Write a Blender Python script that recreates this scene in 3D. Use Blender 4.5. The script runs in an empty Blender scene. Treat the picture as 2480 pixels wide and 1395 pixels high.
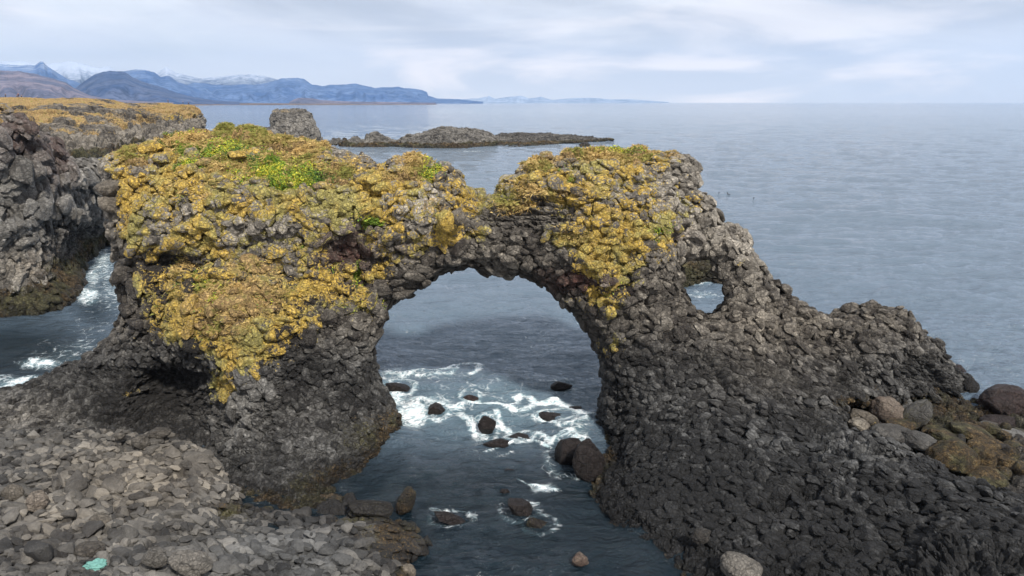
import bpy, math, random
import numpy as np
from mathutils import Vector, Matrix
random.seed(7)
rng = np.random.default_rng(11)
SC = bpy.context.scene
COL = SC.collection
R = math.radians

# ---------------------------------------------------------------- camera
H = 16.0                      # eye height above the sea
FPX, CX, CY = 1653.0, 1240.0, 697.5
PITCH = math.atan((CY - 247.0) / FPX)
cd = bpy.data.cameras.new('camera'); cam = bpy.data.objects.new('camera', cd); COL.objects.link(cam)
cam.location = (0, 0, H); cam.rotation_euler = (R(90) - PITCH, 0, 0)
cd.sensor_width = 36; cd.lens = 36 * FPX / 2480; cd.clip_start = 0.1; cd.clip_end = 60000
SC.camera = cam

# ---------------------------------------------------------------- sky, sun, exposure
SUN_EL, SUN_AZ = R(46), R(148)          # azimuth measured from +Y towards +X
SC.view_settings.view_transform = 'Standard'; SC.view_settings.look = 'None'
SC.view_settings.exposure = 0.6; SC.view_settings.gamma = 1.0
try: SC.view_settings.use_curve_mapping = False
except Exception: pass
SC.render.engine = 'CYCLES'
SC.cycles.use_denoising = True
SC.cycles.max_bounces = 5; SC.cycles.diffuse_bounces = 3; SC.cycles.glossy_bounces = 3
SC.cycles.volume_bounces = 0
SC.cycles.caustics_reflective = False; SC.cycles.caustics_refractive = False

class NT:
    """small helper for node trees"""
    def __init__(s, tree):
        s.t = tree; s.n = tree.nodes; s.l = tree.links
    def new(s, typ, ins=None, **kw):
        n = s.n.new(typ)
        for k, v in kw.items(): setattr(n, k, v)
        for k, v in (ins or {}).items(): s.put(n.inputs[k], v)
        return n
    def put(s, sock, v):
        if isinstance(v, bpy.types.NodeSocket): s.l.new(v, sock)
        elif isinstance(v, bpy.types.Node): s.l.new(v.outputs[0], sock)
        else:
            if hasattr(sock.default_value, '__len__') and not hasattr(v, '__len__'):
                v = [v] * len(sock.default_value)
            if hasattr(v, '__len__') and len(v) == 3 and len(sock.default_value) == 4: v = tuple(v) + (1,)
            sock.default_value = v
    def math(s, op, a, b=0.0, c=0.0, clamp=False):
        n = s.n.new('ShaderNodeMath'); n.operation = op; n.use_clamp = clamp
        s.put(n.inputs[0], a); s.put(n.inputs[1], b); s.put(n.inputs[2], c); return n.outputs[0]
    def vmath(s, op, a, b=(0, 0, 0)):
        n = s.n.new('ShaderNodeVectorMath'); n.operation = op
        s.put(n.inputs[0], a); s.put(n.inputs[1], b); return n.outputs[0]
    def mix(s, f, a, b, blend='MIX'):
        n = s.n.new('ShaderNodeMix'); n.data_type = 'RGBA'; n.blend_type = blend
        s.put(n.inputs[0], f); s.put(n.inputs[6], a); s.put(n.inputs[7], b); return n.outputs[2]
    def ss(s, v, lo, hi, a=0.0, b=1.0):
        n = s.n.new('ShaderNodeMapRange'); n.interpolation_type = 'SMOOTHSTEP'
        s.put(n.inputs[0], v); s.put(n.inputs[1], lo); s.put(n.inputs[2], hi); s.put(n.inputs[3], a); s.put(n.inputs[4], b)
        return n.outputs[0]
    def noise(s, vec, scale, detail=4, rough=0.55, dist=0.0):
        n = s.n.new('ShaderNodeTexNoise')
        s.put(n.inputs['Vector'], vec); s.put(n.inputs['Scale'], scale); s.put(n.inputs['Detail'], detail)
        s.put(n.inputs['Roughness'], rough); s.put(n.inputs['Distortion'], dist); return n.outputs['Fac']
    def voro(s, vec, scale, feature='F1', out='Distance'):
        n = s.n.new('ShaderNodeTexVoronoi'); n.feature = feature
        s.put(n.inputs['Vector'], vec); s.put(n.inputs['Scale'], scale); return n.outputs[out]

W = bpy.data.worlds.new('World'); SC.world = W; W.use_nodes = True
g = NT(W.node_tree); g.n.clear()
sky = g.new('ShaderNodeTexSky', sky_type='NISHITA', sun_disc=False, sun_elevation=SUN_EL, sun_rotation=SUN_AZ)
sky.air_density = 1.0; sky.dust_density = 1.5; sky.altitude = 10
tc = g.new('ShaderNodeTexCoord').outputs['Generated']
sp = g.new('ShaderNodeSeparateXYZ', {0: tc})
az = g.math('ARCTAN2', sp.outputs[0], sp.outputs[1])
el = g.math('ARCSINE', sp.outputs[2])
cv = g.new('ShaderNodeCombineXYZ', {0: g.math('MULTIPLY', az, 1.0), 1: g.math('ADD', g.math('MULTIPLY', el, 3.6), g.math('MULTIPLY', az, 0.35)), 2: 0.0}).outputs[0]
cv2 = g.new('ShaderNodeCombineXYZ', {0: g.math('MULTIPLY', az, 1.0), 1: g.math('MULTIPLY', el, 5.5), 2: 3.0}).outputs[0]
n1 = g.noise(cv, 1.7, 6, 0.52, 0.5)
n2 = g.noise(cv2, 2.6, 6, 0.55, 0.5)
n3 = g.noise(cv, 5.0, 6, 0.55, 0.6)
# cloud brightness: grey-blue underside to bright gap, brighter towards the horizon
hor = g.ss(el, 0.0, 0.13, 1.0, 0.0)
c0 = g.mix(g.ss(n1, 0.40, 0.62), (0.58, 0.62, 0.70), (0.92, 0.94, 0.99))
c0 = g.mix(g.math('MULTIPLY', g.ss(n3, 0.42, 0.68), .30), c0, (0.55, 0.60, 0.74))
c1 = g.mix(g.math('MULTIPLY', hor, .75), c0, (1.0, 1.02, 1.07))
c2 = g.mix(g.math('MULTIPLY', g.ss(n2, 0.46, 0.64), g.ss(el, 0.03, 0.12, 1.0, 0.35)), c1, (1.25, 1.16, 1.12))
zen = g.ss(el, 0.25, 1.2, 1.0, 1.4)
c3 = g.vmath('MULTIPLY', c2, g.new('ShaderNodeCombineXYZ', {0: zen, 1: zen, 2: zen}).outputs[0])
skyc = g.vmath('MULTIPLY', sky.outputs[0], (0.10, 0.10, 0.10))
gap = g.math('MULTIPLY', g.ss(n1, 0.55, 0.8), 0.35)
fin = g.mix(gap, c3, skyc)
bg = g.new('ShaderNodeBackground', {0: fin, 1: 0.74})
wo = g.new('ShaderNodeOutputWorld'); g.l.new(bg.outputs[0], wo.inputs[0])

sl = bpy.data.lights.new('sun', 'SUN'); sl.energy = 3.8; sl.angle = R(5); sl.color = (1.0, 0.95, 0.87)
so = bpy.data.objects.new('sun', sl); COL.objects.link(so)
sd = Vector((math.sin(SUN_AZ) * math.cos(SUN_EL), math.cos(SUN_AZ) * math.cos(SUN_EL), math.sin(SUN_EL)))
so.rotation_euler = sd.to_track_quat('Z', 'Y').to_euler(); so.location = (0, 0, 60)

# ---------------------------------------------------------------- helpers
def tag(o, label=None, cat=None, group=None, kind=None):
    if label: o['label'] = label
    if cat: o['category'] = cat
    if group: o['group'] = group
    if kind: o['kind'] = kind
    return o

def ray(px, py):
    u = (px - CX) / FPX; v = (CY - py) / FPX
    cp, sn = math.cos(PITCH), math.sin(PITCH)
    return (u / (cp + v * sn), (-sn + v * cp) / (cp + v * sn))      # x per Y, z-H per Y

def at(px, py, Y):
    a, b = ray(px, py); return Vector((a * Y, Y, H + b * Y))

def Yz(py, z=0.0):
    return (z - H) / ray(CX, py)[1]

def proj(P):
    x, y, z = P[:, 0], P[:, 1], P[:, 2] - H
    cp, sn = math.cos(PITCH), math.sin(PITCH)
    d = y * cp - z * sn; u = x; v = y * sn + z * cp
    d = np.maximum(d, 0.5)
    return CX + FPX * u / d, CY - FPX * v / d

def mesh_obj(name, V, Fq, mat, parent=None, smooth=False, link=True):
    me = bpy.data.meshes.new(name)
    V = np.asarray(V, dtype=np.float32); Fq = np.asarray(Fq, dtype=np.int32)
    k = Fq.shape[1]
    me.vertices.add(len(V)); me.vertices.foreach_set('co', V.ravel())
    me.loops.add(Fq.size); me.loops.foreach_set('vertex_index', Fq.ravel())
    me.polygons.add(len(Fq)); me.polygons.foreach_set('loop_start', np.arange(0, Fq.size, k, dtype=np.int32))
    me.polygons.foreach_set('use_smooth', np.full(len(Fq), smooth))
    me.update(calc_edges=True)
    o = bpy.data.objects.new(name, me)
    if mat: me.materials.append(mat)
    if link: COL.objects.link(o)
    if parent: o.parent = parent
    return o

def add_attr(me, name, rgb):
    a = me.attributes.new(name, 'FLOAT_COLOR', 'POINT')
    d = np.ones((len(me.vertices), 4), dtype=np.float32); d[:, :3] = rgb
    a.data.foreach_set('color', d.ravel())
    if name == 'zoneA' and 'rockco' not in me.attributes:
        n = len(me.vertices); c = np.empty(n * 3, np.float32); me.vertices.foreach_get('co', c)
        a = me.attributes.new('rockco', 'FLOAT_VECTOR', 'POINT'); a.data.foreach_set('vector', c)

def add_co(me, P, rt):
    # texture coordinate: plain position, turned along the slope where the columns lie down
    Pr = (P @ MR.T) * np.array([0.55, 1.1, 1.1]) + 50
    d = np.where((rt > .5)[:, None], Pr, P).astype(np.float32)
    a = me.attributes.new('rockco', 'FLOAT_VECTOR', 'POINT'); a.data.foreach_set('vector', d.ravel())

# ---- numpy noise
def _h(ix, iy, iz, s):
    n = (ix * 73856093) ^ (iy * 19349663) ^ (iz * 83492791) ^ (s * 2654435761 & 0x7fffffff)
    n = n & 0x7fffffff
    n = (n ^ (n >> 13)) * 1274126177 & 0x7fffffff
    n = (n ^ (n >> 16)) * 668265263 & 0x7fffffff
    n = n ^ (n >> 15)
    return (n & 0xffffff).astype(np.float32) / np.float32(0xffffff)

def vnoise(P, s=0):
    I = np.floor(P).astype(np.int64); f = (P - I).astype(np.float32); f = f * f * (3 - 2 * f)
    r = np.zeros(len(P), np.float32)
    for dx in (0, 1):
        wx = f[:, 0] if dx else 1 - f[:, 0]
        for dy in (0, 1):
            wy = f[:, 1] if dy else 1 - f[:, 1]
            for dz in (0, 1):
                wz = f[:, 2] if dz else 1 - f[:, 2]
                r += wx * wy * wz * _h(I[:, 0] + dx, I[:, 1] + dy, I[:, 2] + dz, s)
    return r * 2 - 1

def fbm(P, oct=4, s=0, gain=0.5):
    r = 0; a = 1.0; t = 0
    for k in range(oct):
        r = r + a * vnoise(P * (2.03 ** k) + 17.3 * k, s + k); t += a; a *= gain
    return r / t

def voronoi(P, s=0, jit=0.9):
    """F1, F2, id hashes (3), offset vector to the cell centre"""
    N = len(P)
    F1 = np.full(N, 9e9, np.float32); F2 = F1.copy()
    ID = np.zeros((N, 3), np.float32); VV = np.zeros((N, 3), np.float32)
    st = 200000
    for a in range(0, N, st):
        p = P[a:a + st]; I = np.floor(p).astype(np.int64); f = (p - I).astype(np.float32)
        f1 = np.full(len(p), 9e9, np.float32); f2 = f1.copy()
        cid = np.zeros((len(p), 3), np.int64); vv = np.zeros((len(p), 3), np.float32)
        for dx in (-1, 0, 1):
            for dy in (-1, 0, 1):
                for dz in (-1, 0, 1):
                    jx, jy, jz = I[:, 0] + dx, I[:, 1] + dy, I[:, 2] + dz
                    v = np.stack([dx + 0.5 + jit * (_h(jx, jy, jz, s) - .5) - f[:, 0],
                                  dy + 0.5 + jit * (_h(jx, jy, jz, s + 101) - .5) - f[:, 1],
                                  dz + 0.5 + jit * (_h(jx, jy, jz, s + 202) - .5) - f[:, 2]], 1)
                    d = (v * v).sum(1)
                    c = d < f1
                    f2 = np.where(c, f1, np.minimum(f2, d)); f1 = np.where(c, d, f1)
                    cid[c, 0] = jx[c]; cid[c, 1] = jy[c]; cid[c, 2] = jz[c]; vv[c] = v[c]
        F1[a:a + st] = np.sqrt(f1); F2[a:a + st] = np.sqrt(f2); VV[a:a + st] = vv
        ID[a:a + st, 0] = _h(cid[:, 0], cid[:, 1], cid[:, 2], s + 7)
        ID[a:a + st, 1] = _h(cid[:, 0], cid[:, 1], cid[:, 2], s + 8)
        ID[a:a + st, 2] = _h(cid[:, 0], cid[:, 1], cid[:, 2], s + 9)
    return F1, F2, ID, VV

def sstep(x, a, b):
    t = np.clip((x - a) / (b - a), 0, 1); return t * t * (3 - 2 * t)

# ---- outline distance and depth maps
class Map2:
    def __init__(s, u0, v0, st, A): s.u0, s.v0, s.st, s.A = u0, v0, st, A
    def __call__(s, u, v):
        a = np.clip((u - s.u0) / s.st, 0, s.A.shape[1] - 1.001); b = np.clip((v - s.v0) / s.st, 0, s.A.shape[0] - 1.001)
        i = a.astype(int); j = b.astype(int); a = a - i; b = b - j; A = s.A
        return (A[j, i] * (1 - a) + A[j, i + 1] * a) * (1 - b) + (A[j + 1, i] * (1 - a) + A[j + 1, i + 1] * a) * b

def poly_sd(polys, u, v):
    d = np.full(u.shape, 1e9); ins = np.zeros(u.shape, bool)
    for poly in polys:
        n = len(poly)
        for k in range(n):
            x0, y0 = poly[k]; x1, y1 = poly[(k + 1) % n]
            ex, ey = x1 - x0, y1 - y0; L = ex * ex + ey * ey + 1e-9
            t = np.clip(((u - x0) * ex + (v - y0) * ey) / L, 0, 1)
            d = np.minimum(d, (u - x0 - t * ex) ** 2 + (v - y0 - t * ey) ** 2)
            if y0 != y1:
                c = ((y0 > v) != (y1 > v)) & (u < (x1 - x0) * (v - y0) / (y1 - y0) + x0)
                ins ^= c
    return np.where(ins, 1, -1) * np.sqrt(d)

def tps(pts, vals, u, v, reg=0.02):
    p = np.array(pts, float) / 1000.0; n = len(p)
    def K(r2): return 0.5 * r2 * np.log(r2 + 1e-12)
    D = ((p[:, None] - p[None]) ** 2).sum(-1)
    A = np.zeros((n + 3, n + 3)); A[:n, :n] = K(D) + reg * np.eye(n) * 0.01
    A[:n, n] = 1; A[:n, n + 1:] = p; A[n, :n] = 1; A[n + 1:, :n] = p.T
    w = np.linalg.lstsq(A, np.concatenate([vals, np.zeros(3)]), rcond=1e-9)[0]
    r = w[n] + w[n + 1] * u / 1000 + w[n + 2] * v / 1000
    for k in range(n): r = r + w[k] * K((u / 1000 - p[k, 0]) ** 2 + (v / 1000 - p[k, 1]) ** 2)
    return r

def surface_nets(F, o, h):
    ins = F > 0
    nx, ny, nz = F.shape
    c = np.zeros((nx - 1, ny - 1, nz - 1), np.int8)
    for i in (0, 1):
        for j in (0, 1):
            for k in (0, 1): c += ins[i:nx - 1 + i, j:ny - 1 + j, k:nz - 1 + k]
    act = (c > 0) & (c < 8)
    idx = -np.ones(act.shape, np.int64); ci = np.argwhere(act); idx[act] = np.arange(len(ci))
    S = np.zeros((len(ci), 3)); cnt = np.zeros(len(ci))
    corners = [(i, j, k) for i in (0, 1) for j in (0, 1) for k in (0, 1)]
    for a in corners:
        for ax in range(3):
            if a[ax] == 1: continue
            b = list(a); b[ax] = 1
            fa = F[ci[:, 0] + a[0], ci[:, 1] + a[1], ci[:, 2] + a[2]]; fb = F[ci[:, 0] + b[0], ci[:, 1] + b[1], ci[:, 2] + b[2]]
            m = (fa > 0) != (fb > 0)
            t = fa[m] / (fa[m] - fb[m])
            q = np.tile(np.array(a, float), (m.sum(), 1)); q[:, ax] += t
            S[m] += q; cnt[m] += 1
    V = (ci + S / cnt[:, None]) * h + o
    Q = []
    for ax in range(3):
        A = [slice(None)] * 3; B = [slice(None)] * 3; A[ax] = slice(0, -1); B[ax] = slice(1, None)
        sa, sb = ins[tuple(A)], ins[tuple(B)]
        for inside in (True, False):
            e = np.argwhere((sa == inside) & (sb != inside))
            u, v = [(1, 2), (2, 0), (0, 1)][ax]
            ok = (e[:, u] > 0) & (e[:, v] > 0) & (e[:, u] < F.shape[u] - 1) & (e[:, v] < F.shape[v] - 1)
            e = e[ok]
            def g_(du, dv):
                q = e.copy(); q[:, u] -= du; q[:, v] -= dv; return idx[q[:, 0], q[:, 1], q[:, 2]]
            quad = np.stack([g_(1, 1), g_(0, 1), g_(0, 0), g_(1, 0)], 1)
            if not inside: quad = quad[:, ::-1]
            Q.append(quad)
    return V, np.concatenate(Q)

def subdiv_mesh(V, Q, lv):
    o = mesh_obj('tmp', V, Q, None, link=True)
    if lv:
        m = o.modifiers.new('s', 'SUBSURF'); m.levels = lv; m.render_levels = lv; m.boundary_smooth = 'ALL'
        dg = bpy.context.evaluated_depsgraph_get()
        me = bpy.data.meshes.new_from_object(o.evaluated_get(dg))
    else: me = o.data.copy()
    n = len(me.vertices)
    P = np.empty(n * 3, np.float32); me.vertices.foreach_get('co', P)
    N = np.empty(n * 3, np.float32); me.vertex_normals.foreach_get('vector', N)
    L = np.empty(len(me.loops), np.int32); me.loops.foreach_get('vertex_index', L)
    old = o.data; bpy.data.objects.remove(o); bpy.data.meshes.remove(old); bpy.data.meshes.remove(me)
    return P.reshape(-1, 3), N.reshape(-1, 3), L.reshape(-1, 4)

def solid(polys, ctl, thick, rnd, h, lv, zmin=-1.2, lump=0.35, lumps=3.0, log=False, st=5, pad=1.0):
    allp = np.array([p for q in polys for p in q], float)
    u0, v0 = allp.min(0) - 60; u1, v1 = allp.max(0) + 60
    U, Vv = np.meshgrid(np.arange(u0, u1, st), np.arange(v0, v1, st))
    S = Map2(u0, v0, st, poly_sd(polys, U, Vv))
    c = np.array(ctl, float); y = np.log(c[:, 2]) if log else c[:, 2]
    D = tps(c[:, :2], y, U, Vv)
    if log: D = np.exp(D)
    dlo, dhi = c[:, 2].min() * 0.93, c[:, 2].max() * 1.07
    D = np.clip(D, dlo, dhi)
    Dm = Map2(u0, v0, st, D)
    # world bounds
    m = S.A > -10
    a = ((U - CX) / FPX); pts = []
    for f in (0.0, thick + rnd):
        DD = D[m] + f
        cp, sn = math.cos(PITCH), math.sin(PITCH); vv = (CY - Vv[m]) / FPX
        x = a[m] / (cp + vv * sn) * DD; z = H + (-sn + vv * cp) / (cp + vv * sn) * DD
        pts.append(np.stack([x, DD, z], 1))
    pts = np.concatenate(pts); lo = pts.min(0) - pad; hi = pts.max(0) + pad
    lo[2] = max(lo[2], zmin)
    ax = [np.arange(lo[k], hi[k] + h, h) for k in range(3)]
    X, Yy, Z = np.meshgrid(*ax, indexing='ij')
    P = np.stack([X.ravel(), Yy.ravel(), Z.ravel()], 1)
    F = np.empty(len(P), np.float32)
    for q in range(0, len(P), 1000000):
        p = P[q:q + 1000000]; u, v = proj(p)
        s = S(u, v) * p[:, 1] / FPX; d = Dm(u, v)
        rr = np.clip(rnd - s, 0, rnd); bul = rnd - np.sqrt(np.maximum(rnd * rnd - rr * rr, 0))
        gf = p[:, 1] - d - bul
        gb = d + thick - bul - p[:, 1]
        F[q:q + 1000000] = np.minimum(s, np.minimum(gf, gb))
    if lump:
        near = np.abs(F) < 4 * lump + 2 * h
        F[near] += lump * fbm(P[near] / lumps, 3, 5)
    F = F.reshape(X.shape)
    F[0] = F[-1] = -1; F[:, 0] = F[:, -1] = -1; F[:, :, 0] = np.minimum(F[:, :, 0], -0.5); F[:, :, -1] = -1
    V, Q = surface_nets(F, np.array([ax[0][0], ax[1][0], ax[2][0]]), h)
    return subdiv_mesh(V, Q, lv)

def rocky(P, N, layers):
    """layers: (size xyz, facet amp, pillow amp, crack depth, seed, mask or None, power)"""
    cr = np.zeros(len(P), np.float32)
    warp = np.stack([fbm(P / 1.7, 2, 61), fbm(P / 1.7, 2, 62), fbm(P / 1.7, 2, 63)], 1)
    disp = np.zeros(len(P), np.float32)
    for ly in layers:
        size, fa, pa, ck, seed, mask = ly[:6]
        PP = P @ np.array(ly[6]).T if len(ly) > 6 else P
        q = (PP + warp * 0.28 * min(size)) / np.array(size)
        F1, F2, ID, VV = voronoi(q, seed)
        tilt = (ID * 2 - 1); t = -(VV * tilt).sum(1)
        d = fa * ((ID[:, 0] * 2 - 1) * 0.85 + 1.7 * t) + pa * 1.1 * (sstep(F2 - F1, 0.0, 0.5) - 0.55)
        e = F2 - F1
        d -= ck * (1 - sstep(e, 0.0, 0.13))
        if mask is not None: d = d * mask
        disp += d
        w = mask if mask is not None else 1
        cr = cr * (1 - 0.6 * w) + 0.6 * w * ID[:, 1]
    return P + N * disp[:, None], cr

def blobs(u, v, lst):
    """max of soft ellipses (px, py, rx, ry, weight)"""
    r = np.zeros(len(u), np.float32)
    for (x, y, a, b, w) in lst:
        d = ((u - x) / a) ** 2 + ((v - y) / b) ** 2
        r = np.maximum(r, w * np.exp(-d * 0.9))
    return r

def inpoly(u, v, poly, soft=25, st=6):
    p = np.array(poly, float); u0, v0 = p.min(0) - 80; u1, v1 = p.max(0) + 80
    U, V = np.meshgrid(np.arange(u0, u1, st), np.arange(v0, v1, st))
    m = Map2(u0, v0, st, poly_sd([poly], U, V))
    d = m(u, v); out = (u < u0) | (u > u1) | (v < v0) | (v > v1)
    return np.where(out, 0, sstep(d, -soft, soft))

# chipped blocks wedged side by side into a rock surface: they are part of that rock's own mesh
def ico0(sub):
    import bmesh
    bm = bmesh.new(); bmesh.ops.create_icosphere(bm, subdivisions=sub, radius=1.0)
    V = np.array([q.co[:] for q in bm.verts]); Fq = np.array([[q.index for q in f.verts] for f in bm.faces]); bm.free(); return V, Fq
def pave(P2, N, mask, size, seed, sub=3, axis=None, flat=.46, up=.3, jit=.35, pack=.80, maxn=9000, ncand=90000, sharp=9, planes=11, lift=.02, elong=(1., 1.4)):
    """mask: bool per vertex; size: array of block sizes (m) per vertex -> verts, tris, source vertex, shade"""
    rl = np.random.default_rng(seed); IV, IF = ico0(sub)
    cand = np.where(mask)[0]; rl.shuffle(cand); cand = cand[:ncand]
    gs = float(size[cand].max()) * 1.02; keep = []; gh = {}
    Pc = P2[cand].astype(float).tolist(); Sc = size[cand].tolist()
    for c_, p, sz in zip(cand.tolist(), Pc, Sc):
        kx, ky, kz = int(p[0] // gs), int(p[1] // gs), int(p[2] // gs); ok = True
        for dx in (-1, 0, 1):
            for dy in (-1, 0, 1):
                for dz in (-1, 0, 1):
                    for (q, s2) in gh.get((kx + dx, ky + dy, kz + dz), ()):
                        if (p[0] - q[0]) ** 2 + (p[1] - q[1]) ** 2 + (p[2] - q[2]) ** 2 < (.5 * (sz + s2)) ** 2 * pack: ok = False; break
                    if not ok: break
                if not ok: break
            if not ok: break
        if ok:
            gh.setdefault((kx, ky, kz), []).append((p, sz)); keep.append((c_, sz))
            if len(keep) >= maxn: break
    SV, SI, SS = [], [], []
    for k, (c_, sz) in enumerate(keep):
        nn = rl.normal(size=(planes, 3)); nn /= np.linalg.norm(nn, axis=1)[:, None]; dk = rl.uniform(.60, 1.0, planes); dots = IV @ nn.T
        q = np.maximum(dots, 0) / dk; r_ = 1 / np.maximum((q ** sharp).sum(1) ** (1 / sharp), .62)
        r_ *= 1 + .05 * np.sin(IV @ rl.normal(size=3) * 4 + k)
        n_ = N[c_] * (1 - up) + np.array([0, 0, up]); n_ /= np.linalg.norm(n_)
        a_ = (np.array(axis) if axis is not None else rl.normal(size=3)) + rl.normal(0, jit, 3); a_ -= n_ * (a_ @ n_); a_ /= np.linalg.norm(a_) + 1e-9; b_ = np.cross(n_, a_)
        S_ = IV * r_[:, None] * np.array([sz * .66 * rl.uniform(*elong), sz * .60, sz * flat])
        SV.append(P2[c_] + n_ * sz * lift + S_[:, :1] * a_ + S_[:, 1:2] * b_ + S_[:, 2:] * n_)
        SI.append(np.full(len(IV), c_)); SS.append(np.full(len(IV), rl.random()))
    n = len(IV); F = (IF[None] + (np.arange(len(keep)) * n)[:, None, None]).reshape(-1, 3)
    print('blocks', len(keep))
    return np.concatenate(SV), F, np.concatenate(SI), np.concatenate(SS)
def merge_mesh(name, P2, Q, parts, mat):
    V = [P2]; F = [np.stack([Q[:, 0], Q[:, 1], Q[:, 2]], 1), np.stack([Q[:, 0], Q[:, 2], Q[:, 3]], 1)]; I = [np.arange(len(P2))]; S = [np.full(len(P2), -1.0)]; n = len(P2)
    for (sv, sf, si, ss) in parts:
        V.append(sv); F.append(sf + n); I.append(si); S.append(ss); n += len(sv)
    return mesh_obj(name, np.concatenate(V), np.concatenate(F), mat), np.concatenate(I), np.concatenate(S), np.concatenate(V)

# ---------------------------------------------------------------- materials
def new_mat(name):
    m = bpy.data.materials.new(name); m.use_nodes = True; t = NT(m.node_tree); t.n.clear()
    out = t.new('ShaderNodeOutputMaterial'); b = t.new('ShaderNodeBsdfPrincipled'); t.l.new(b.outputs[0], out.inputs[0])
    return m, t, b

def rock_material(name, scale=1.0, bump=1.0, vk=1.0):
    """zoneA: tone, lichen, grass   zoneB: green, weed, cell   zoneC: red, warm, wet"""
    m, t, b = new_mat(name)
    pos = t.new('ShaderNodeNewGeometry').outputs['Position']
    A = t.new('ShaderNodeSeparateColor', {0: t.new('ShaderNodeAttribute', attribute_name='zoneA').outputs[0]})
    B = t.new('ShaderNodeSeparateColor', {0: t.new('ShaderNodeAttribute', attribute_name='zoneB').outputs[0]})
    C = t.new('ShaderNodeSeparateColor', {0: t.new('ShaderNodeAttribute', attribute_name='zoneC').outputs[0]})
    tone, lich, grass = A.outputs[0], A.outputs[1], A.outputs[2]
    green, weed, cell = B.outputs[0], B.outputs[1], B.outputs[2]
    red, warm, wet = C.outputs[0], C.outputs[1], C.outputs[2]
    s = 1 / scale
    nb = t.noise(pos, 0.45 * s, 4, 0.6); nm = t.noise(pos, 2.2 * s, 5, 0.65); nf = t.noise(pos, 9 * s, 5, 0.7); nq = t.noise(pos, 26 * s, 3, 0.7)
    rco = t.new('ShaderNodeAttribute', attribute_name='rockco').outputs['Vector']
    rco = t.vmath('ADD', rco, t.vmath('MULTIPLY', t.new('ShaderNodeCombineXYZ', {0: nm, 1: nf, 2: nb}).outputs[0], (0.30 * scale,) * 3))
    vc1 = t.new('ShaderNodeSeparateColor', {0: t.voro(rco, 2.3 * s, 'F1', 'Color')}).outputs[0]
    vc2 = t.new('ShaderNodeSeparateColor', {0: t.voro(rco, 6.0 * s, 'F1', 'Color')})
    e1 = t.voro(rco, 2.3 * s, 'DISTANCE_TO_EDGE'); e2 = t.voro(rco, 6.0 * s, 'DISTANCE_TO_EDGE')
    # bare rock: every stone its own shade
    v = t.math('ADD', tone, t.math('MULTIPLY', t.math('SUBTRACT', cell, 0.5), 0.42))
    v = t.math('ADD', v, t.math('MULTIPLY', t.math('SUBTRACT', vc1, 0.5), 0.26 * vk))
    v = t.math('ADD', v, t.math('MULTIPLY', t.math('SUBTRACT', vc2.outputs[0], 0.5), 0.22 * vk))
    v = t.math('ADD', v, t.math('MULTIPLY', t.math('SUBTRACT', nf, 0.5), 0.42))
    v = t.math('ADD', v, t.math('MULTIPLY', t.math('SUBTRACT', nb, 0.5), 0.9), clamp=True)
    v = t.math('POWER', v, 1.5)
    dark = t.mix(warm, (0.012, 0.012, 0.0125), (0.030, 0.023, 0.018))
    lite = t.mix(warm, (0.27, 0.27, 0.265), (0.40, 0.345, 0.27))
    rc = t.mix(v, dark, lite)
    # pale crustose spots
    rc = t.mix(t.math('MULTIPLY', t.ss(nq, 0.63, 0.72), t.math('MULTIPLY', tone, 0.55)), rc, (0.55, 0.55, 0.52))
    rc = t.mix(t.math('MULTIPLY', red, t.ss(nm, 0.3, 0.6, 0.5, 1.0)), rc, t.mix(nf, (0.03, 0.014, 0.012), (0.12, 0.05, 0.038)))
    # lichen
    ln = t.math('ADD', t.math('MULTIPLY', nm, 0.40), t.math('MULTIPLY', nf, 0.60))
    ln = t.math('ADD', ln, t.math('MULTIPLY', t.math('SUBTRACT', cell, 0.5), 0.16))
    ln = t.math('ADD', ln, t.math('MULTIPLY', t.math('SUBTRACT', vc1, 0.5), 0.16))
    lm = t.ss(t.math('ADD', ln, t.math('MULTIPLY', lich, 0.47)), 0.755, 0.82)
    lc = t.mix(t.ss(nf, 0.35, 0.65), (0.24, 0.15, 0.028), (0.53, 0.355, 0.055))
    lc = t.mix(t.ss(nb, 0.42, 0.6), lc, t.mix(nf, (0.15, 0.135, 0.04), (0.38, 0.32, 0.085)))
    lc = t.mix(t.ss(nq, 0.50, 0.66, 0, 0.5), lc, (0.42, 0.37, 0.25))
    rc = t.mix(t.math('MULTIPLY', lm, t.ss(lich, 0.02, 0.2)), rc, lc)
    # turf
    gn = t.math('ADD', t.math('MULTIPLY', nb, 0.4), t.math('MULTIPLY', nf, 0.6))
    gm = t.ss(t.math('ADD', gn, t.math('MULTIPLY', grass, 0.65)), 0.72, 0.84)
    gc = t.mix(t.ss(nf, 0.3, 0.7), (0.17, 0.105, 0.04), (0.40, 0.275, 0.115))
    gc = t.mix(t.ss(nm, 0.5, 0.7, 0, .7), gc, (0.20, 0.19, 0.04))
    rc = t.mix(t.math('MULTIPLY', gm, t.ss(grass, 0.02, 0.2)), rc, gc)
    grm = t.ss(t.math('ADD', gn, t.math('MULTIPLY', green, 0.65)), 0.80, 0.90)
    grc = t.mix(t.ss(nf, 0.3, 0.7), (0.05, 0.12, 0.012), (0.26, 0.36, 0.03))
    rc = t.mix(t.math('MULTIPLY', grm, t.ss(green, 0.02, 0.2)), rc, grc)
    # tidal band: brown and olive weed with pale barnacle flecks
    nw = t.math('ADD', t.math('MULTIPLY', nf, .45), t.math('MULTIPLY', nq, .55))
    wc = t.mix(t.ss(nw, 0.42, 0.66), (0.028, 0.020, 0.010), (0.20, 0.125, 0.045))
    wc = t.mix(t.ss(nb, 0.44, 0.56), wc, t.mix(nw, (0.018, 0.019, 0.009), (0.09, 0.082, 0.032)))
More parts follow.
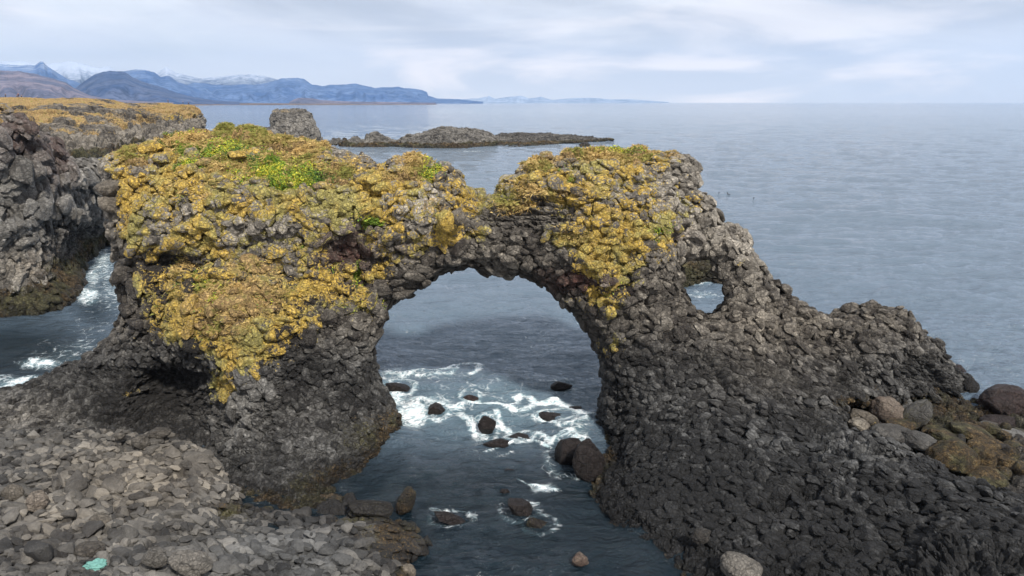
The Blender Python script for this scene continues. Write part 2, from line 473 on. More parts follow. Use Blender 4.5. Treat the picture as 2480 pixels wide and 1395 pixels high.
    wc = t.mix(t.ss(t.math('ADD', t.math('MULTIPLY', nq, .6), t.math('MULTIPLY', nm, .4)), .56, .64, 0, .55), wc, (0.34, 0.28, 0.18))
    wc = t.mix(t.ss(nm, .40, .6, .75, 0), wc, (0.018, 0.014, 0.010))
    wm = t.ss(t.math('ADD', nf, t.math('MULTIPLY', weed, 0.7)), 0.62, 0.85)
    rc = t.mix(t.math('MULTIPLY', wm, t.ss(weed, 0.02, 0.2)), rc, wc)
    wetc = t.mix(wet, (1, 1, 1), (0.42, 0.41, 0.42))
    rc = t.mix(1.0, rc, wetc, 'MULTIPLY')
    t.put(b.inputs['Base Color'], rc)
    t.put(b.inputs['Roughness'], t.math('SUBTRACT', 0.92, t.math('MULTIPLY', wet, 0.42)))
    t.put(b.inputs['Specular IOR Level'], 0.35)
    hgt = t.math('ADD', t.math('MULTIPLY', t.ss(e1, 0.0, 0.09), 0.11 * scale * vk), t.math('MULTIPLY', t.ss(e2, 0.0, 0.12), 0.06 * scale * vk))
    hgt = t.math('ADD', hgt, t.math('MULTIPLY', vc2.outputs[1], 0.05 * scale * vk))
    hgt = t.math('ADD', hgt, t.math('MULTIPLY', vc1, 0.06 * scale * vk))
    hgt = t.math('ADD', hgt, t.math('MULTIPLY', nf, 0.06 * scale))
    hgt = t.math('ADD', hgt, t.math('MULTIPLY', nq, 0.03 * scale))
    bp = t.new('ShaderNodeBump', {'Strength': 0.9 * bump, 'Distance': 1.0, 'Height': hgt})
    t.l.new(bp.outputs[0], b.inputs['Normal'])
    return m

ROCK = rock_material('basalt_rock')
ROCKL = rock_material('cobbled_basalt', 0.8, 1.3, 0.06)
ROCKB = rock_material('boulder_basalt', 0.8, 1.4, 0.35)
ROCKF = rock_material('distant_basalt_rock', 4.0, 0.8)

# ================================================================ THE ARCH
ARCH = [(262,400),(300,372),(345,368),(385,352),(420,330),(470,318),(520,312),(560,317),(620,322),(680,326),(730,338),(760,352),(800,365),(850,378),(885,392),(905,412),(930,408),(955,395),(985,382),(1020,384),(1050,400),(1092,402),(1105,425),(1125,455),(1160,462),(1200,466),(1215,442),(1250,425),(1268,405),(1285,388),(1330,386),(1370,372),(1430,360),(1490,364),(1560,370),(1620,378),(1650,390),(1682,408),(1684,450),(1690,474),(1718,486),(1728,522),(1738,552),(1775,558),(1805,578),(1810,610),(1845,650),(1880,700),(1915,730),(1960,752),(1995,766),(2025,762),(2070,756),(2120,748),(2185,756),(2215,800),(2255,835),(2290,875),(2330,920),(2350,945),(2372,972),(2300,966),(2200,968),(2080,968),(2040,985),(2045,1040),(2110,1062),(2200,1095),(2290,1150),(2380,1190),(2480,1228),(2640,1290),(2800,1340),(2800,1640),(1760,1640),(1650,1500),(1590,1395),(1520,1330),(1465,1285),(1412,1200),(1412,1120),(1424,1070),(1436,1030),(1452,980),(1462,930),(1460,890),(1450,850),(1436,815),(1420,782),(1400,757),(1378,733),(1352,705),(1318,684),(1290,662),(1258,648),(1210,652),(1165,640),(1145,634),(1110,641),(1085,655),(1060,662),(1030,682),(985,700),(950,725),(930,752),(918,790),(905,830),(906,880),(912,920),(935,960),(962,1000),(984,1060),(950,1085),(915,1120),(895,1170),(845,1200),(800,1262),(720,1285),(640,1300),(560,1290),(500,1240),(440,1180),(380,1140),(300,1110),(120,1090),(-60,1075),(-300,1090),(-300,990),(-60,955),(40,948),(130,905),(200,868),(262,828),(296,790),(312,745),(298,700),(288,640),(284,590),(282,545),(262,500),(256,455)]
HOLE2 = [(1640,640),(1660,620),(1715,616),(1738,636),(1744,676),(1758,690),(1762,715),(1750,745),(1735,762),(1708,768),(1682,755),(1662,733),(1648,705)]
SLIT = [(866,434),(888,430),(902,424),(900,430),(880,438)]
Ycp = [(300,400,34),(400,345,35.5),(500,335,36),(620,330,36),(740,345,36),(880,400,34.5),(1000,395,33.5),(1050,405,33.5),(1150,465,33.5),(1290,395,34),(1400,370,35),(1500,370,35.5),(1640,395,35.2),
 (500,380,34.5),(620,400,34),(720,420,33.2),(1480,430,33.2),(1380,440,33),
 (300,600,32.5),(400,500,32.2),(500,550,31.6),(620,520,31.6),(700,500,31.8),(820,520,31.8),(900,550,31.5),(1000,500,31.6),(1100,550,31.6),(1180,560,32.3),(1300,520,32.4),(1400,540,31.8),(1500,500,31.9),(1580,560,31.4),(1650,500,32.8),(1760,600,33.4),(1700,560,33.2),
 (1000,640,31.6),(1150,610,32.4),(1280,620,32.4),(1400,680,31.7),(850,640,32.2),(600,600,31.8),(450,620,31.9),
 (340,720,32.2),(420,740,31.0),(550,740,29.8),(700,760,29.9),(850,800,30.6),(900,950,30.7),(540,830,29.4),(640,870,29.0),(450,860,30.4),
 (560,930,28.6),(640,960,28.2),(620,1040,27.7),(700,1100,27.0),(640,1180,25.4),(640,1260,23.4),(740,1270,23.1),(560,1200,25.0),(560,1260,23.5),(480,1180,25.8),(800,1190,25.4),(870,1130,27.2),(900,1050,29.3),(960,1060,30.4),(880,1000,30.1),(780,950,29.9),
 (420,930,32.2),(470,1000,31.2),(440,1050,29.8),(500,1110,27.6),(420,1120,26.9),(350,990,31.2),(300,960,30.6),(250,880,32.2),(330,840,31.8),(120,1000,29.6),(150,930,32.4),(0,955,31.5),(-200,980,31),(-200,1080,27.2),(0,1070,27.4),(200,1075,28.0),(330,1075,28.6),
 (1550,700,31.2),(1470,800,31.3),(1500,900,30.8),(1450,1000,31.0),(1440,1060,30.6),(1600,840,30.4),(1640,930,29.6),(1600,1000,28.6),(1560,1100,26.8),(1600,1100,26.2),(1440,1200,24.7),(1600,1200,23.7),(1510,1310,22.0),(1700,1300,21.5),(1610,1395,20.1),(1750,1400,19.6),(1800,1560,16.5),
 (1700,800,31.2),(1700,700,32.2),(1840,760,32.2),(1800,700,32.8),(1900,800,32.6),(1800,860,30.8),(1820,960,28.8),(1800,1100,25.2),(1850,1200,23.0),(1920,1000,28.2),(1950,1080,26.2),(2020,1040,27.4),
 (2000,830,33.4),(2120,790,34.0),(2220,830,34.2),(2280,900,34.6),(2350,955,34.8),(2100,860,32.8),(2060,940,31.6),(2200,940,33.2),(2300,955,34.2),(1960,900,31.4),
 (2110,1075,25.6),(2250,1140,24.0),(2380,1200,22.4),(2480,1235,21.4),(2700,1320,19.4),(2200,1220,22.2),(2000,1180,23.4),(1950,1320,20.6),(2200,1340,19.4),(2480,1400,17.4),(2700,1500,15.4),(2200,1560,15.2)]
# the outline: a shallower relief on the front of one thick wall of rock
P, N, Q = solid([ARCH, HOLE2, SLIT], Ycp, 4.2, 0.8, 0.27, 2, lump=0.26, lumps=2.4)
u, v = proj(P); z0 = P[:, 2]
low = sstep(v, 760, 900)                       # columnar lower rock
bedded = np.maximum(blobs(u, v, [(1270,500,130,70,1),(260,960,230,90,1),(420,990,120,110,1),(420,640,120,40,.8),(900,640,90,40,.6)]), 0)
blocky = np.clip(1 - low - 0.6 * bedded, 0, 1)
# on the right flank the columns lie along the slope: long axis down to the right
aa = np.array([0.80, -0.25, -0.545]); aa /= np.linalg.norm(aa); cc_ = np.cross(aa, [0, 1, 0]); cc_ /= np.linalg.norm(cc_); bb_ = np.cross(cc_, aa)
MR = np.array([aa, bb_, cc_]); rt = sstep(P[:, 0], 6.5, 10.5) * low
prow = blobs(u, v, [(600,990,110,130,1)]); vary = sstep(vnoise(P / 3.1, 19), -.5, .5)
blocky = blocky * (1 - .8 * blobs(u, v, [(1705,700,85,85,1)]))
lay = [((1.5, 1.5, 1.0), 0.15, 0.0, 0.30, 1, blocky),
       ((0.70, 0.70, 0.42), 0.15, 0.03, 0.17, 2, (0.25 + 0.75 * blocky) * (1 - .6 * prow)),
       ((1.3, 1.3, 0.24), 0.13, 0.0, 0.14, 3, np.clip(bedded, 0, 1)),
       ((0.75, 0.75, 0.6), 0.12, 0.14, 0.2, 6, prow),
       ((0.50, 0.50, 0.36), 0.08, 0.11, 0.10, 4, (0.25 + 0.75 * low) * (1 - .7 * rt) * (1 - .7 * prow)),
       ((5.5, 2.2, 1.6), 0.10, 0.0, 0.26, 17, rt, MR),
       ((1.3, 0.8, 0.7), 0.08, 0.18, 0.14, 7, rt * vary, MR),
       ((0.58, 0.42, 0.36), 0.055, 0.15, 0.11, 8, rt * (1.25 - .9 * vary), MR),
       ((0.34, 0.34, 0.22), 0.07, 0.02, 0.08, 9, blocky),
       ((0.24, 0.24, 0.18), 0.03, 0.03, 0.03, 5, 1 - .5 * blocky)]
P2, cell = rocky(P, N, lay)
cave = blobs(u, v, [(425,632,120,18,.55),(850,590,55,34,.6),(1268,520,110,30,.45),(660,575,90,22,.3),(1060,470,30,30,.2),(500,1090,60,40,.4),(420,930,100,40,.5),(1000,600,60,20,.2)])
qr = (P @ MR.T) / np.array([5.0, 1.3, 1.1]); rdg = 1 - 2 * np.abs(fbm(qr, 3, 37)) * 1.6
P2 = P2 + N * (0.06 * fbm(P * 1.3, 3, 31) - cave + rt * .20 * rdg)[:, None]
lichen = inpoly(u, v, [(270,380),(420,330),(760,350),(900,400),(1050,390),(1180,460),(1300,380),(1500,360),(1640,380),(1665,430),(1700,500),(1660,540),(1640,600),(1600,640),(1560,700),(1480,780),(1400,720),(1360,620),(1300,560),(1210,520),(1180,600),(1100,600),(980,640),(905,700),(900,770),(760,770),(700,850),(640,900),(560,920),(480,880),(360,790),(345,720),(300,620),(275,520)], 30)
lichen = np.maximum(lichen * (0.74 + 0.26 * vnoise(P / 1.3, 77)), 0)
holes = blobs(u, v, [(660,555,80,24,.45),(430,640,130,18,.6),(850,600,55,40,1),(1270,530,120,34,.95),(1060,490,30,50,.6),(1000,550,60,50,.5),(1640,430,40,50,.5),(1400,680,80,20,.8),(700,660,60,20,.4),(450,500,40,30,.6),(850,690,70,14,.4),(1300,630,80,30,1)])
lichen = lichen * (1 - holes)
lichen = np.maximum(lichen, blobs(u, v, [(530,930,40,50,.95),(600,840,110,50,1),(470,790,90,60,.9),(320,500,50,90,.8),(340,600,40,60,.7),(400,760,60,60,.8),(560,500,90,50,.8),(850,480,90,50,.85),(1500,600,120,50,1.0),(1560,560,90,50,1.0),(700,770,90,60,.8),(1480,840,45,60,.55),(1440,720,60,40,.6),(1700,640,40,30,.3),(320,950,50,12,.5),(930,1010,40,40,.35),(1790,640,50,40,.3),(1085,540,60,60,.9),(900,560,40,60,.7),(760,700,110,40,.85),(500,640,60,30,.6)]))
grass = blobs(u, v, [(560,330,230,28,1),(720,350,90,35,1),(330,385,50,26,.8),(560,725,150,55,.8),(520,790,100,40,.6),(700,380,110,30,.7),(960,430,60,26,.6),(620,650,90,30,.6),(1010,410,40,40,.9),(1480,372,190,20,1),(1300,400,60,18,.7),(1350,460,130,18,.6),(1060,500,50,20,.5),(820,420,60,30,.8),(600,400,190,34,.6),(760,450,200,20,.4),(1500,510,160,20,.4),(450,450,110,50,.3),(1240,495,40,18,.8),(1390,570,50,20,.6),(420,690,50,60,.4)])
green = blobs(u, v, [(450,350,75,20,1),(480,365,60,14,1),(545,365,60,40,.55),(640,405,75,36,.95),(740,430,55,26,.9),(680,440,40,24,.8),(450,400,40,12,.7),(900,540,40,24,.85),(500,690,60,26,.65),(540,735,120,20,.5),(1050,415,30,30,.5),(1380,430,40,22,.6),(1460,360,160,8,.5),(880,740,50,22,.5),(1480,700,60,30,.25),(735,600,30,14,.6),(1600,560,30,24,.5),(800,640,40,20,.4),(860,660,20,40,.6)])
weed = np.maximum(blobs(u, v, [(910,1060,90,50,.5),(850,1160,110,40,.6),(960,1040,40,60,.55),(620,1215,110,26,1),(740,1180,60,40,.5),(2060,975,60,16,.6),(2300,965,110,8,.7)]), 0) * sstep(z0, 2.9, 1.6)
weed = np.maximum(weed, 0.8 * sstep(z0, 0.55, 0.1) )
tone = 0.33 + 0.0 * u
tone = tone + 0.38 * (1 - sstep(v, 560, 720)) - blobs(u, v, [(420,640,150,30,.25),(850,600,60,50,.2),(1270,560,140,60,.3),(1050,620,110,40,.2),(320,620,40,90,.15)])  # subtracted blobs darken recesses and caves, shade put into the tone
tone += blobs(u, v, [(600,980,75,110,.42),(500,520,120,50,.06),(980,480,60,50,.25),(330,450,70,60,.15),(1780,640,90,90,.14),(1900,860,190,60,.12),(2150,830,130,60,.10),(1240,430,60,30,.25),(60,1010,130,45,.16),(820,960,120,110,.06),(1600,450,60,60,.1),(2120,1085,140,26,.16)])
tone -= blobs(u, v, [(400,970,170,90,.20),(240,950,120,60,.12),(700,860,80,60,.05),(1700,1240,360,200,.33),(2200,1330,520,190,.36),(1650,1080,260,100,.08),(1270,620,150,60,.12),(330,700,60,130,.10),(500,1120,60,60,.1),(1500,1150,100,160,.2)])  # left hollow blobs paint its shade into the rock tone
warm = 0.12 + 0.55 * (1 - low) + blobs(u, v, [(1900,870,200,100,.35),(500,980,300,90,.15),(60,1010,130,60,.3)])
warm -= blobs(u, v, [(1700,1250,500,200,.3),(2200,1330,500,170,.25)])
red = blobs(u, v, [(1400,682,90,22,.9),(840,610,60,60,.9),(1010,600,60,22,.35),(850,680,60,14,.4),(1640,560,40,20,.3)])
wet = np.clip(sstep(z0, 1.0, 0.2) * 0.9 + blobs(u, v, [(1500,1200,110,170,.6),(1900,1330,500,160,.30),(870,1170,70,60,.4)]), 0, 1)  # wet rock; first blob also paints undercut shade at the right foot
front = (N[:, 1] < .45) & (z0 > .3)
jn = .5 + .5 * vnoise(P / 1.9, 25); r1 = np.random.default_rng(3).random(len(P))
szu = .25 + .46 * (jn * r1) ** 1.3 + .08 * r1                       # blocks of the upper wall
mu = front & (blocky > .35) & (bedded < .45) & (grass < .42 + .5 * r1 * (u < 760) * (v > 560)) & (green < .4)
szl = .19 + .12 * r1 + .08 * jn + .14 * prow
bare = vnoise(P / 2.3, 55) + .5 * vnoise(P / .9, 56)
ml = front & (bare < .38) & (blocky <= .35) & (bedded < .5) & (rt < .5) & (z0 > .8)
szr = .16 + .26 * r1 ** 2 + .10 * jn
mr = front & (bare < .30) & (rt >= .5) & (bedded < .5) & (u < 2700) & (v < 1560)
parts = [pave(P2, N, mu, szu, 1, axis=(1, 0, .1), flat=.46, up=.12, jit=.5, pack=.60, planes=8, sharp=16, lift=-.10, maxn=7000),
         pave(P2, N, ml, szl, 2, axis=(1, 0, -.2), flat=.42, up=.18, jit=.5, pack=.58, planes=9, sharp=14, lift=-.13, maxn=9000, ncand=160000),
         pave(P2, N, mr, szr, 4, axis=aa, flat=.40, up=.15, jit=.35, pack=.58, planes=9, sharp=12, lift=-.13, maxn=16000, ncand=260000)]
arch, I, S, VA = merge_mesh('rock_arch', P2, Q, parts, ROCK)
cc2 = np.where(S < 0, cell[I], .35 * cell[I] + .65 * S); dt = np.where(S < 0, -.05, .0 + .12 * (S - .5)) - np.where(S < 0, 0, .05) * low[I]
add_co(arch.data, VA, rt[I])
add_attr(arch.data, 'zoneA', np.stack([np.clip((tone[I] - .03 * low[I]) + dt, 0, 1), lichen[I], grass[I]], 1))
add_attr(arch.data, 'zoneB', np.stack([green[I], weed[I], cc2], 1))
add_attr(arch.data, 'zoneC', np.stack([red[I], np.clip(warm[I], 0, 1), wet[I]], 1))
tag(arch, 'dark basalt rock arch with two holes, yellow lichen and grassy top, rising from the sea', 'rock arch')
ARCHD = (P2, N, Q, grass, green, u, v)

# ================================================================ FOREGROUND LEDGE
LEDGE = [(-300,1010),(-60,1040),(120,1045),(250,1050),(330,1050),(430,1060),(500,1100),(545,1165),(590,1215),(640,1232),(720,1215),(800,1205),(850,1195),(910,1205),(965,1245),(1010,1290),(1035,1325),(1000,1350),(985,1395),(1010,1460),(1040,1640),(-300,1640)]
c2 = [(-250,1040,26.4),(0,1050,27.2),(150,1060,27.4),(300,1070,27.6),(420,1095,26.5),(480,1110,25.9),(500,1150,24.9),(560,1210,23.9),(640,1245,23.2),(800,1225,24.0),(900,1225,23.9),(950,1250,23.2),(1000,1290,22.0),(1020,1340,20.8),(990,1395,19.5),(1000,1560,16.0),
 (0,1150,23.2),(200,1150,23.6),(350,1170,23.6),(0,1250,20.4),(200,1250,20.7),(400,1250,21.3),(500,1290,20.6),(600,1330,20.3),(750,1330,20.8),(870,1300,21.4),(900,1360,19.9),(0,1395,16.9),(200,1395,17.0),(400,1395,17.4),(600,1395,18.3),(800,1395,19.0),(0,1560,13.2),(400,1560,13.6),(800,1560,15.2),(-250,1250,20),(-250,1560,13)]
P, N, Q = solid([LEDGE], c2, 3.0, 0.5, 0.2, 2, lump=0.22, lumps=2.2)
u, v = proj(P); z0 = P[:, 2]
cob = np.clip(1 - inpoly(u, v, [(600,1260),(1100,1200),(1100,1640),(700,1640),(640,1400)], 50), 0, 1)
big = 0.5 + 0.5 * vnoise(P / 2.2, 91)
P2, cell = rocky(P, N, [((2.2,1.6,1.5), 0.14, 0.10, 0.16, 20, None),
                        ((1.00,0.75,0.75), 0.06, 0.19, 0.12, 21, cob * sstep(big, .42, .55)),
                        ((0.56,0.44,0.46), 0.045, 0.13, 0.09, 22, cob * (1 - .75 * sstep(big, .42, .55))),
                        ((0.25,0.2,0.2), 0.012, 0.015, 0.03, 26, cob),
                        ((0.9,0.7,0.7), 0.08, 0.08, 0.12, 25, 1 - cob),
                        ((0.36,0.30,0.30), 0.04, 0.08, 0.06, 23, 1 - 0.95 * cob),
                        ((0.17,0.17,0.17), 0.03, 0.02, 0.03, 24, 1 - .9 * cob)])
P2 = P2 + N * (0.035 * fbm(P * 2.2, 4, 33))[:, None]
tone = 0.35 + blobs(u, v, [(320,1150,150,70,.16),(420,1200,120,50,.13),(200,1240,120,60,.1),(560,1290,110,60,.10),(700,1340,160,70,.08),(250,1360,220,50,.08),(60,1190,80,60,.08)]) - blobs(u, v, [(985,1290,90,80,.5),(900,1225,140,40,.4),(620,1240,60,30,.3),(60,1330,110,80,.14),(0,1395,120,60,.14),(760,1390,200,30,.08)])  # bottom-left blobs darken that corner like a lens vignette
warm = 0.22 + blobs(u, v, [(350,1150,220,90,.5),(150,1240,150,80,.3)]) - blobs(u, v, [(700,1340,150,90,.35)])
weed = np.maximum(blobs(u, v, [(960,1290,90,60,.42),(1000,1390,40,40,.5),(870,1250,70,18,.4),(560,1230,40,20,.6)]), 0.7 * sstep(z0, .45, .1))
zoneb = sstep(vnoise(P / 2.6, 15), -.35, .35); r1 = np.random.default_rng(8).random(len(P))
sz = .19 + .36 * zoneb * r1 ** 1.5 + .06 * r1
md = (cob > .35) & (N[:, 2] > .1) & (z0 > .45) & (u > -150) & (u < 1000) & (v < 1520)
mt = (cob <= .35) & (N[:, 2] > .0) & (z0 > .25) & (u < 1100) & (v < 1520)
parts = [pave(P2, N, md, sz, 77, sub=4, axis=(.82, -.35, -.1), pack=.62, maxn=6000, lift=-.08, flat=.44), pave(P2, N, mt, .22 + .2 * r1 + 0 * sz, 78, axis=(1, -.3, 0), pack=.60, maxn=3000, lift=-.10, flat=.38)]
ledge, I, S, VA = merge_mesh('rock_ledge', P2, Q, parts, ROCKL)
wetl = np.clip(sstep(z0, .8, .2) + blobs(u, v, [(970,1290,80,60,.5)]), 0, 1)
add_attr(ledge.data, 'zoneA', np.stack([np.clip(tone[I] + np.where(S < 0, -.14, .0), 0, 1), 0 * S, 0 * S], 1))
add_attr(ledge.data, 'zoneB', np.stack([0 * S, weed[I], np.where(S < 0, cell[I], S)], 1))
add_attr(ledge.data, 'zoneC', np.stack([0 * S, np.clip(warm[I] + np.where(S < 0, 0, .35 * (S - .5)), 0, 1), wetl[I]], 1))
tag(ledge, kind='structure')

# ================================================================ LEFT CLIFF
CLIFF = [(-300,250),(-60,275),(0,292),(30,312),(62,322),(92,345),(112,350),(135,380),(170,405),(210,412),(240,432),(262,470),(272,515),(288,560),(284,590),(258,598),(235,618),(215,632),(205,655),(208,680),(232,695),(228,712),(195,722),(185,740),(150,765),(80,778),(0,790),(-80,800),(-300,830)]
c3 = [(-200,290,50),(0,300,52),(100,350,56),(200,415,63),(250,450,69),(275,540,76),(270,595,77),(225,640,68),(215,690,60),(185,740,53.6),(80,775,49.7),(0,788,48.4),(-250,800,46.5),(0,500,51),(100,500,55),(60,620,51.5),(150,600,58),(200,540,64),(0,700,49.5),(120,700,53),(-200,500,48),(180,480,60),(150,650,58),(190,610,64)]
P, N, Q = solid([CLIFF], c3, 14, 1.2, 0.42, 2, lump=0.8, lumps=4.5)
u, v = proj(P); z0 = P[:, 2]
fan = blobs(u, v, [(160,590,85,60,1),(215,560,60,40,1)])
fan = fan ** 2; up = 1 - sstep(v, 560, 640)
P2, cell = rocky(P, N, [((2.6,2.6,3.0), 0.60, 0.0, 0.6, 31, up * (1 - fan)),
                        ((1.25,1.25,1.4), 0.34, 0.05, 0.30, 32, (0.4 + 0.6 * up) * (1 - fan)),
                        ((0.6,0.6,0.6), 0.14, 0.08, 0.14, 33, 1 - 0.7 * fan),
                        ((0.35,0.35,0.3), 0.05, 0.03, 0.05, 35, None)])
# fanning columns: ribs that run down the bedding
fc = at(140, 500, 60); ang_ = np.arctan2(P[:, 2] - fc.z, (P[:, 0] - fc.x) * .75 + (P[:, 1] - fc.y) * .65)
ribs = np.sin(ang_ * 46 + 1.2 * fbm(P / 2, 2, 44)) + .5 * np.sin(ang_ * 97 + 2)
P2 = P2 + N * (0.13 * fan * ribs + 0.25 * fbm(P * .8, 4, 45))[:, None]
weed = np.maximum(sstep(z0, 3.0, 1.2) * 0.95, blobs(u, v, [(160,650,70,26,.7),(240,590,50,20,.7)]))
r1 = np.random.default_rng(9).random(len(P)); mc = (fan < .35) & (z0 > .3) & (u > -220) & (u < 320) & (N[:, 1] < .6)
parts = [pave(P2, N, mc, .42 + .85 * r1 ** 1.6 * (.35 + .65 * up), 91, axis=(0, .3, 1), flat=.46, up=.1, jit=.6, pack=.56, planes=7, sharp=18, lift=-.14, maxn=5500)]
cliff, I, S, VA = merge_mesh('cliff', P2, Q, parts, ROCK)
tone = 0.58 + blobs(u, v, [(40,430,60,60,.08),(60,650,120,30,.16),(180,440,60,40,.1)]) - blobs(u, v, [(90,380,40,40,.1),(170,570,90,40,.2)]) - 0.15 * sstep(z0, 2.5, .6)
add_attr(cliff.data, 'zoneA', np.stack([np.clip(tone[I] + np.where(S < 0, -.06, .04), 0, 1), blobs(u, v, [(60,320,30,10,.4)])[I], blobs(u, v, [(-60,280,120,20,.9)])[I]], 1))
add_attr(cliff.data, 'zoneB', np.stack([0 * S, weed[I], np.where(S < 0, cell[I], S)], 1))
add_attr(cliff.data, 'zoneC', np.stack([blobs(u, v, [(130,390,40,60,.7),(40,350,60,30,.7),(20,320,60,20,.7),(150,640,70,30,.3)])[I], (0.3 + blobs(u, v, [(60,650,140,50,.4)]))[I], sstep(z0, 1.2, .3)[I]], 1))
tag(cliff, kind='structure')

# ================================================================ HEADLAND, STACK, ISLETS
HEAD = [(-300,230),(-100,234),(0,238),(60,239),(110,241),(200,240),(270,241),(290,248),(310,252),(380,252),(430,254),(465,257),(480,265),(488,280),(493,300),(488,318),(450,335),(400,352),(300,395),(240,398),(180,408),(60,400),(-300,420)]
c4 = [(-250,238,290),(0,240,300),(150,243,300),(280,245,320),(380,254,345),(465,259,350),(490,290,345),(485,318,320),(420,345,270),(300,375,222),(230,395,190),(180,404,178),(60,398,185),(-250,410,170),(0,300,240),(150,300,235),(250,290,262),(330,280,292),(400,300,300),(300,340,245),(200,360,208),(100,360,200),(0,360,196),(230,265,282),(340,265,320),(420,280,325),(60,262,275)]
P, N, Q = solid([HEAD], c4, 60, 4, 1.5, 2, lump=1.0, lumps=16, log=True, zmin=-1.5, pad=3)
u, v = proj(P); z0 = P[:, 2]
face = np.maximum(inpoly(u, v, [(500,270),(470,288),(420,285),(400,300),(330,305),(280,330),(160,330),(120,345),(180,420),(520,340)], 12), 0)
tp = sstep(v, 244, 285)
P2, cell = rocky(P, N, [((10,10,5), 1.3, 0, 1.0, 41, .15 + .85 * tp), ((3.6,3.6,2.8), 0.9, 0.5, 1.1, 42, (.35 + .65 * face) * (.3 + .7 * tp)), ((1.7,1.7,1.5), 0.35, .2, .45, 43, .3 + .7 * face)])
P2 = P2 + N * ((.25 + .75 * tp) * 0.8 * fbm(P * .15, 4, 46))[:, None]
head = mesh_obj('headland', P2, Q, ROCKF)
grass = np.clip(0.66 + .40 * vnoise(P / 9, 88) + .25 * vnoise(P / 3, 89) - 0.95 * face - blobs(u, v, [(180,262,90,16,.45),(330,265,30,16,.5),(230,300,50,30,.3),(110,340,150,40,.6)]) - sstep(z0, 5, 2.5), 0, 1)
add_attr(head.data, 'zoneA', np.stack([0.42 + 0.12 * face - 0.2 * sstep(z0, 2.2, 1.2), 0.25 * (1 - face) + blobs(u, v, [(430,285,60,10,.5)]), grass], 1))
add_attr(head.data, 'zoneB', np.stack([0 * u, 0.8 * sstep(z0, 2.2, 1.4), cell], 1))
add_attr(head.data, 'zoneC', np.stack([0 * u, 0.75 + 0 * u, 0.6 * sstep(z0, 1.2, .4)], 1))
tag(head, kind='structure')

def islet(name, polys, ctl, thick, rnd, h, lv, lay, tone, gr, weedz, label, cat, lump=0.6, lumps=6, warm=.4, lich=0.0, mossf=0):
    P, N, Q = solid(polys, ctl, thick, rnd, h, lv, lump=lump, lumps=lumps, log=True, st=2.5, pad=1.5)
    u, v = proj(P); z0 = P[:, 2]
    P2, cell = rocky(P, N, lay)
    o = mesh_obj(name, P2, Q, ROCKF)
    wd = sstep(z0, weedz, weedz * 0.6)
    g = blobs(u, v, gr) if gr else 0 * u
    add_attr(o.data, 'zoneA', np.stack([tone - 0.1 * wd, lich + 0 * u, g], 1))
    add_attr(o.data, 'zoneB', np.stack([g * 0.6, wd, cell], 1))
    add_attr(o.data, 'zoneC', np.stack([0 * u, warm + 0 * u, 0.8 * sstep(z0, weedz * .6, weedz * .3)], 1))
    return tag(o, label, cat)
kl = lambda s: [((s*2.2, s*2.2, s*1.8), .16*s, 0, .12*s, 51, None), ((s, s, s*.8), .16*s, .1*s, .2*s, 52, None), ((s*.5, s*.5, s*.4), .07*s, .04*s, .06*s, 53, None)]
islet('sea_stack', [[(656,288),(663,268),(690,264),(735,266),(752,275),(762,300),(775,325),(790,350),(800,372),(668,372),(662,330)]],
      [(660,285,282),(750,280,284),(700,300,278),(700,340,274),(780,345,276),(670,350,272)], 20, 3, .9, 2, kl(2.0), .58, [(700,268,60,6,.45)], 1.0,
      'tall flat topped grey sea stack beyond the grassy left shoulder of the arch', 'sea stack', .5, 5)
islet('sea_rock', [[(575,320),(590,311),(620,308),(655,309),(675,318),(690,335),(700,352),(570,352)]],
      [(580,318,262),(630,311,266),(670,320,264),(640,345,250)], 12, 1.5, .8, 2, kl(1.5), .52, None, 1.0,
      'low pale rock peeking over the grassy arch top, beside the sea stack foot', 'rock', .3, 4)
islet('sea_rock', [[(797,345),(803,337),(820,335),(836,340),(840,350),(800,352)]], [(820,338,262),(820,348,256)], 5, .8, .5, 1, kl(1.2), .4, None, 1.6,
      'small brown rock in the water just right of the sea stack foot', 'rock', .2, 3)
islet('rocky_islet', [[(822,352),(840,345),(852,334),(862,330),(875,338),(885,345),(884,333),(892,324),(905,320),(918,322),(935,332),(955,338),(962,344),(972,334),(995,326),(1020,324),(1035,316),(1065,309),(1090,308),(1110,312),(1150,312),(1180,318),(1196,328),(1205,340),(1200,362),(1130,364),(1010,366),(900,368),(850,368),(815,366)]],
      [(830,352,258),(860,332,260),(905,322,264),(960,345,258),(1000,328,262),(1090,310,268),(1180,320,268),(1200,345,262),(1200,361,252),(1010,365,246),(850,367,245),(1000,352,250),(1150,350,255),(900,350,253),(1080,335,256)],
      13, 1.6, .7, 2, kl(1.6), .50, [(1060,314,80,5,.3)], 2.1,
      'long grey humped islet ringed by brown seaweed, behind the dip in the arch', 'islet', .35, 4)
islet('skerry', [[(1196,330),(1210,324),(1260,322),(1320,324),(1360,327),(1400,329),(1440,333),(1490,336.5),(1488,339),(1430,342),(1380,347),(1340,351),(1260,357),(1200,360)]],
      [(1200,326,300),(1320,325,300),(1400,330,296),(1480,337,290),(1430,341,284),(1340,350,268),(1200,358,256),(1260,340,275)], 10, 1.0, .6, 1, kl(1.3), .30, None, 1.2,
      'flat dark reef tapering to the right from the humped islet', 'reef', .25, 3)
islet('sea_rock', [[(1402,352),(1408,345),(1418,343),(1426,346),(1432,352),(1425,355),(1405,355)]], [(1410,346,262),(1425,353,255)], 3, .5, .35, 1, kl(.9), .22, None, .8,
      'tiny dark rock in the sea below the tip of the flat reef', 'rock', .2, 2)
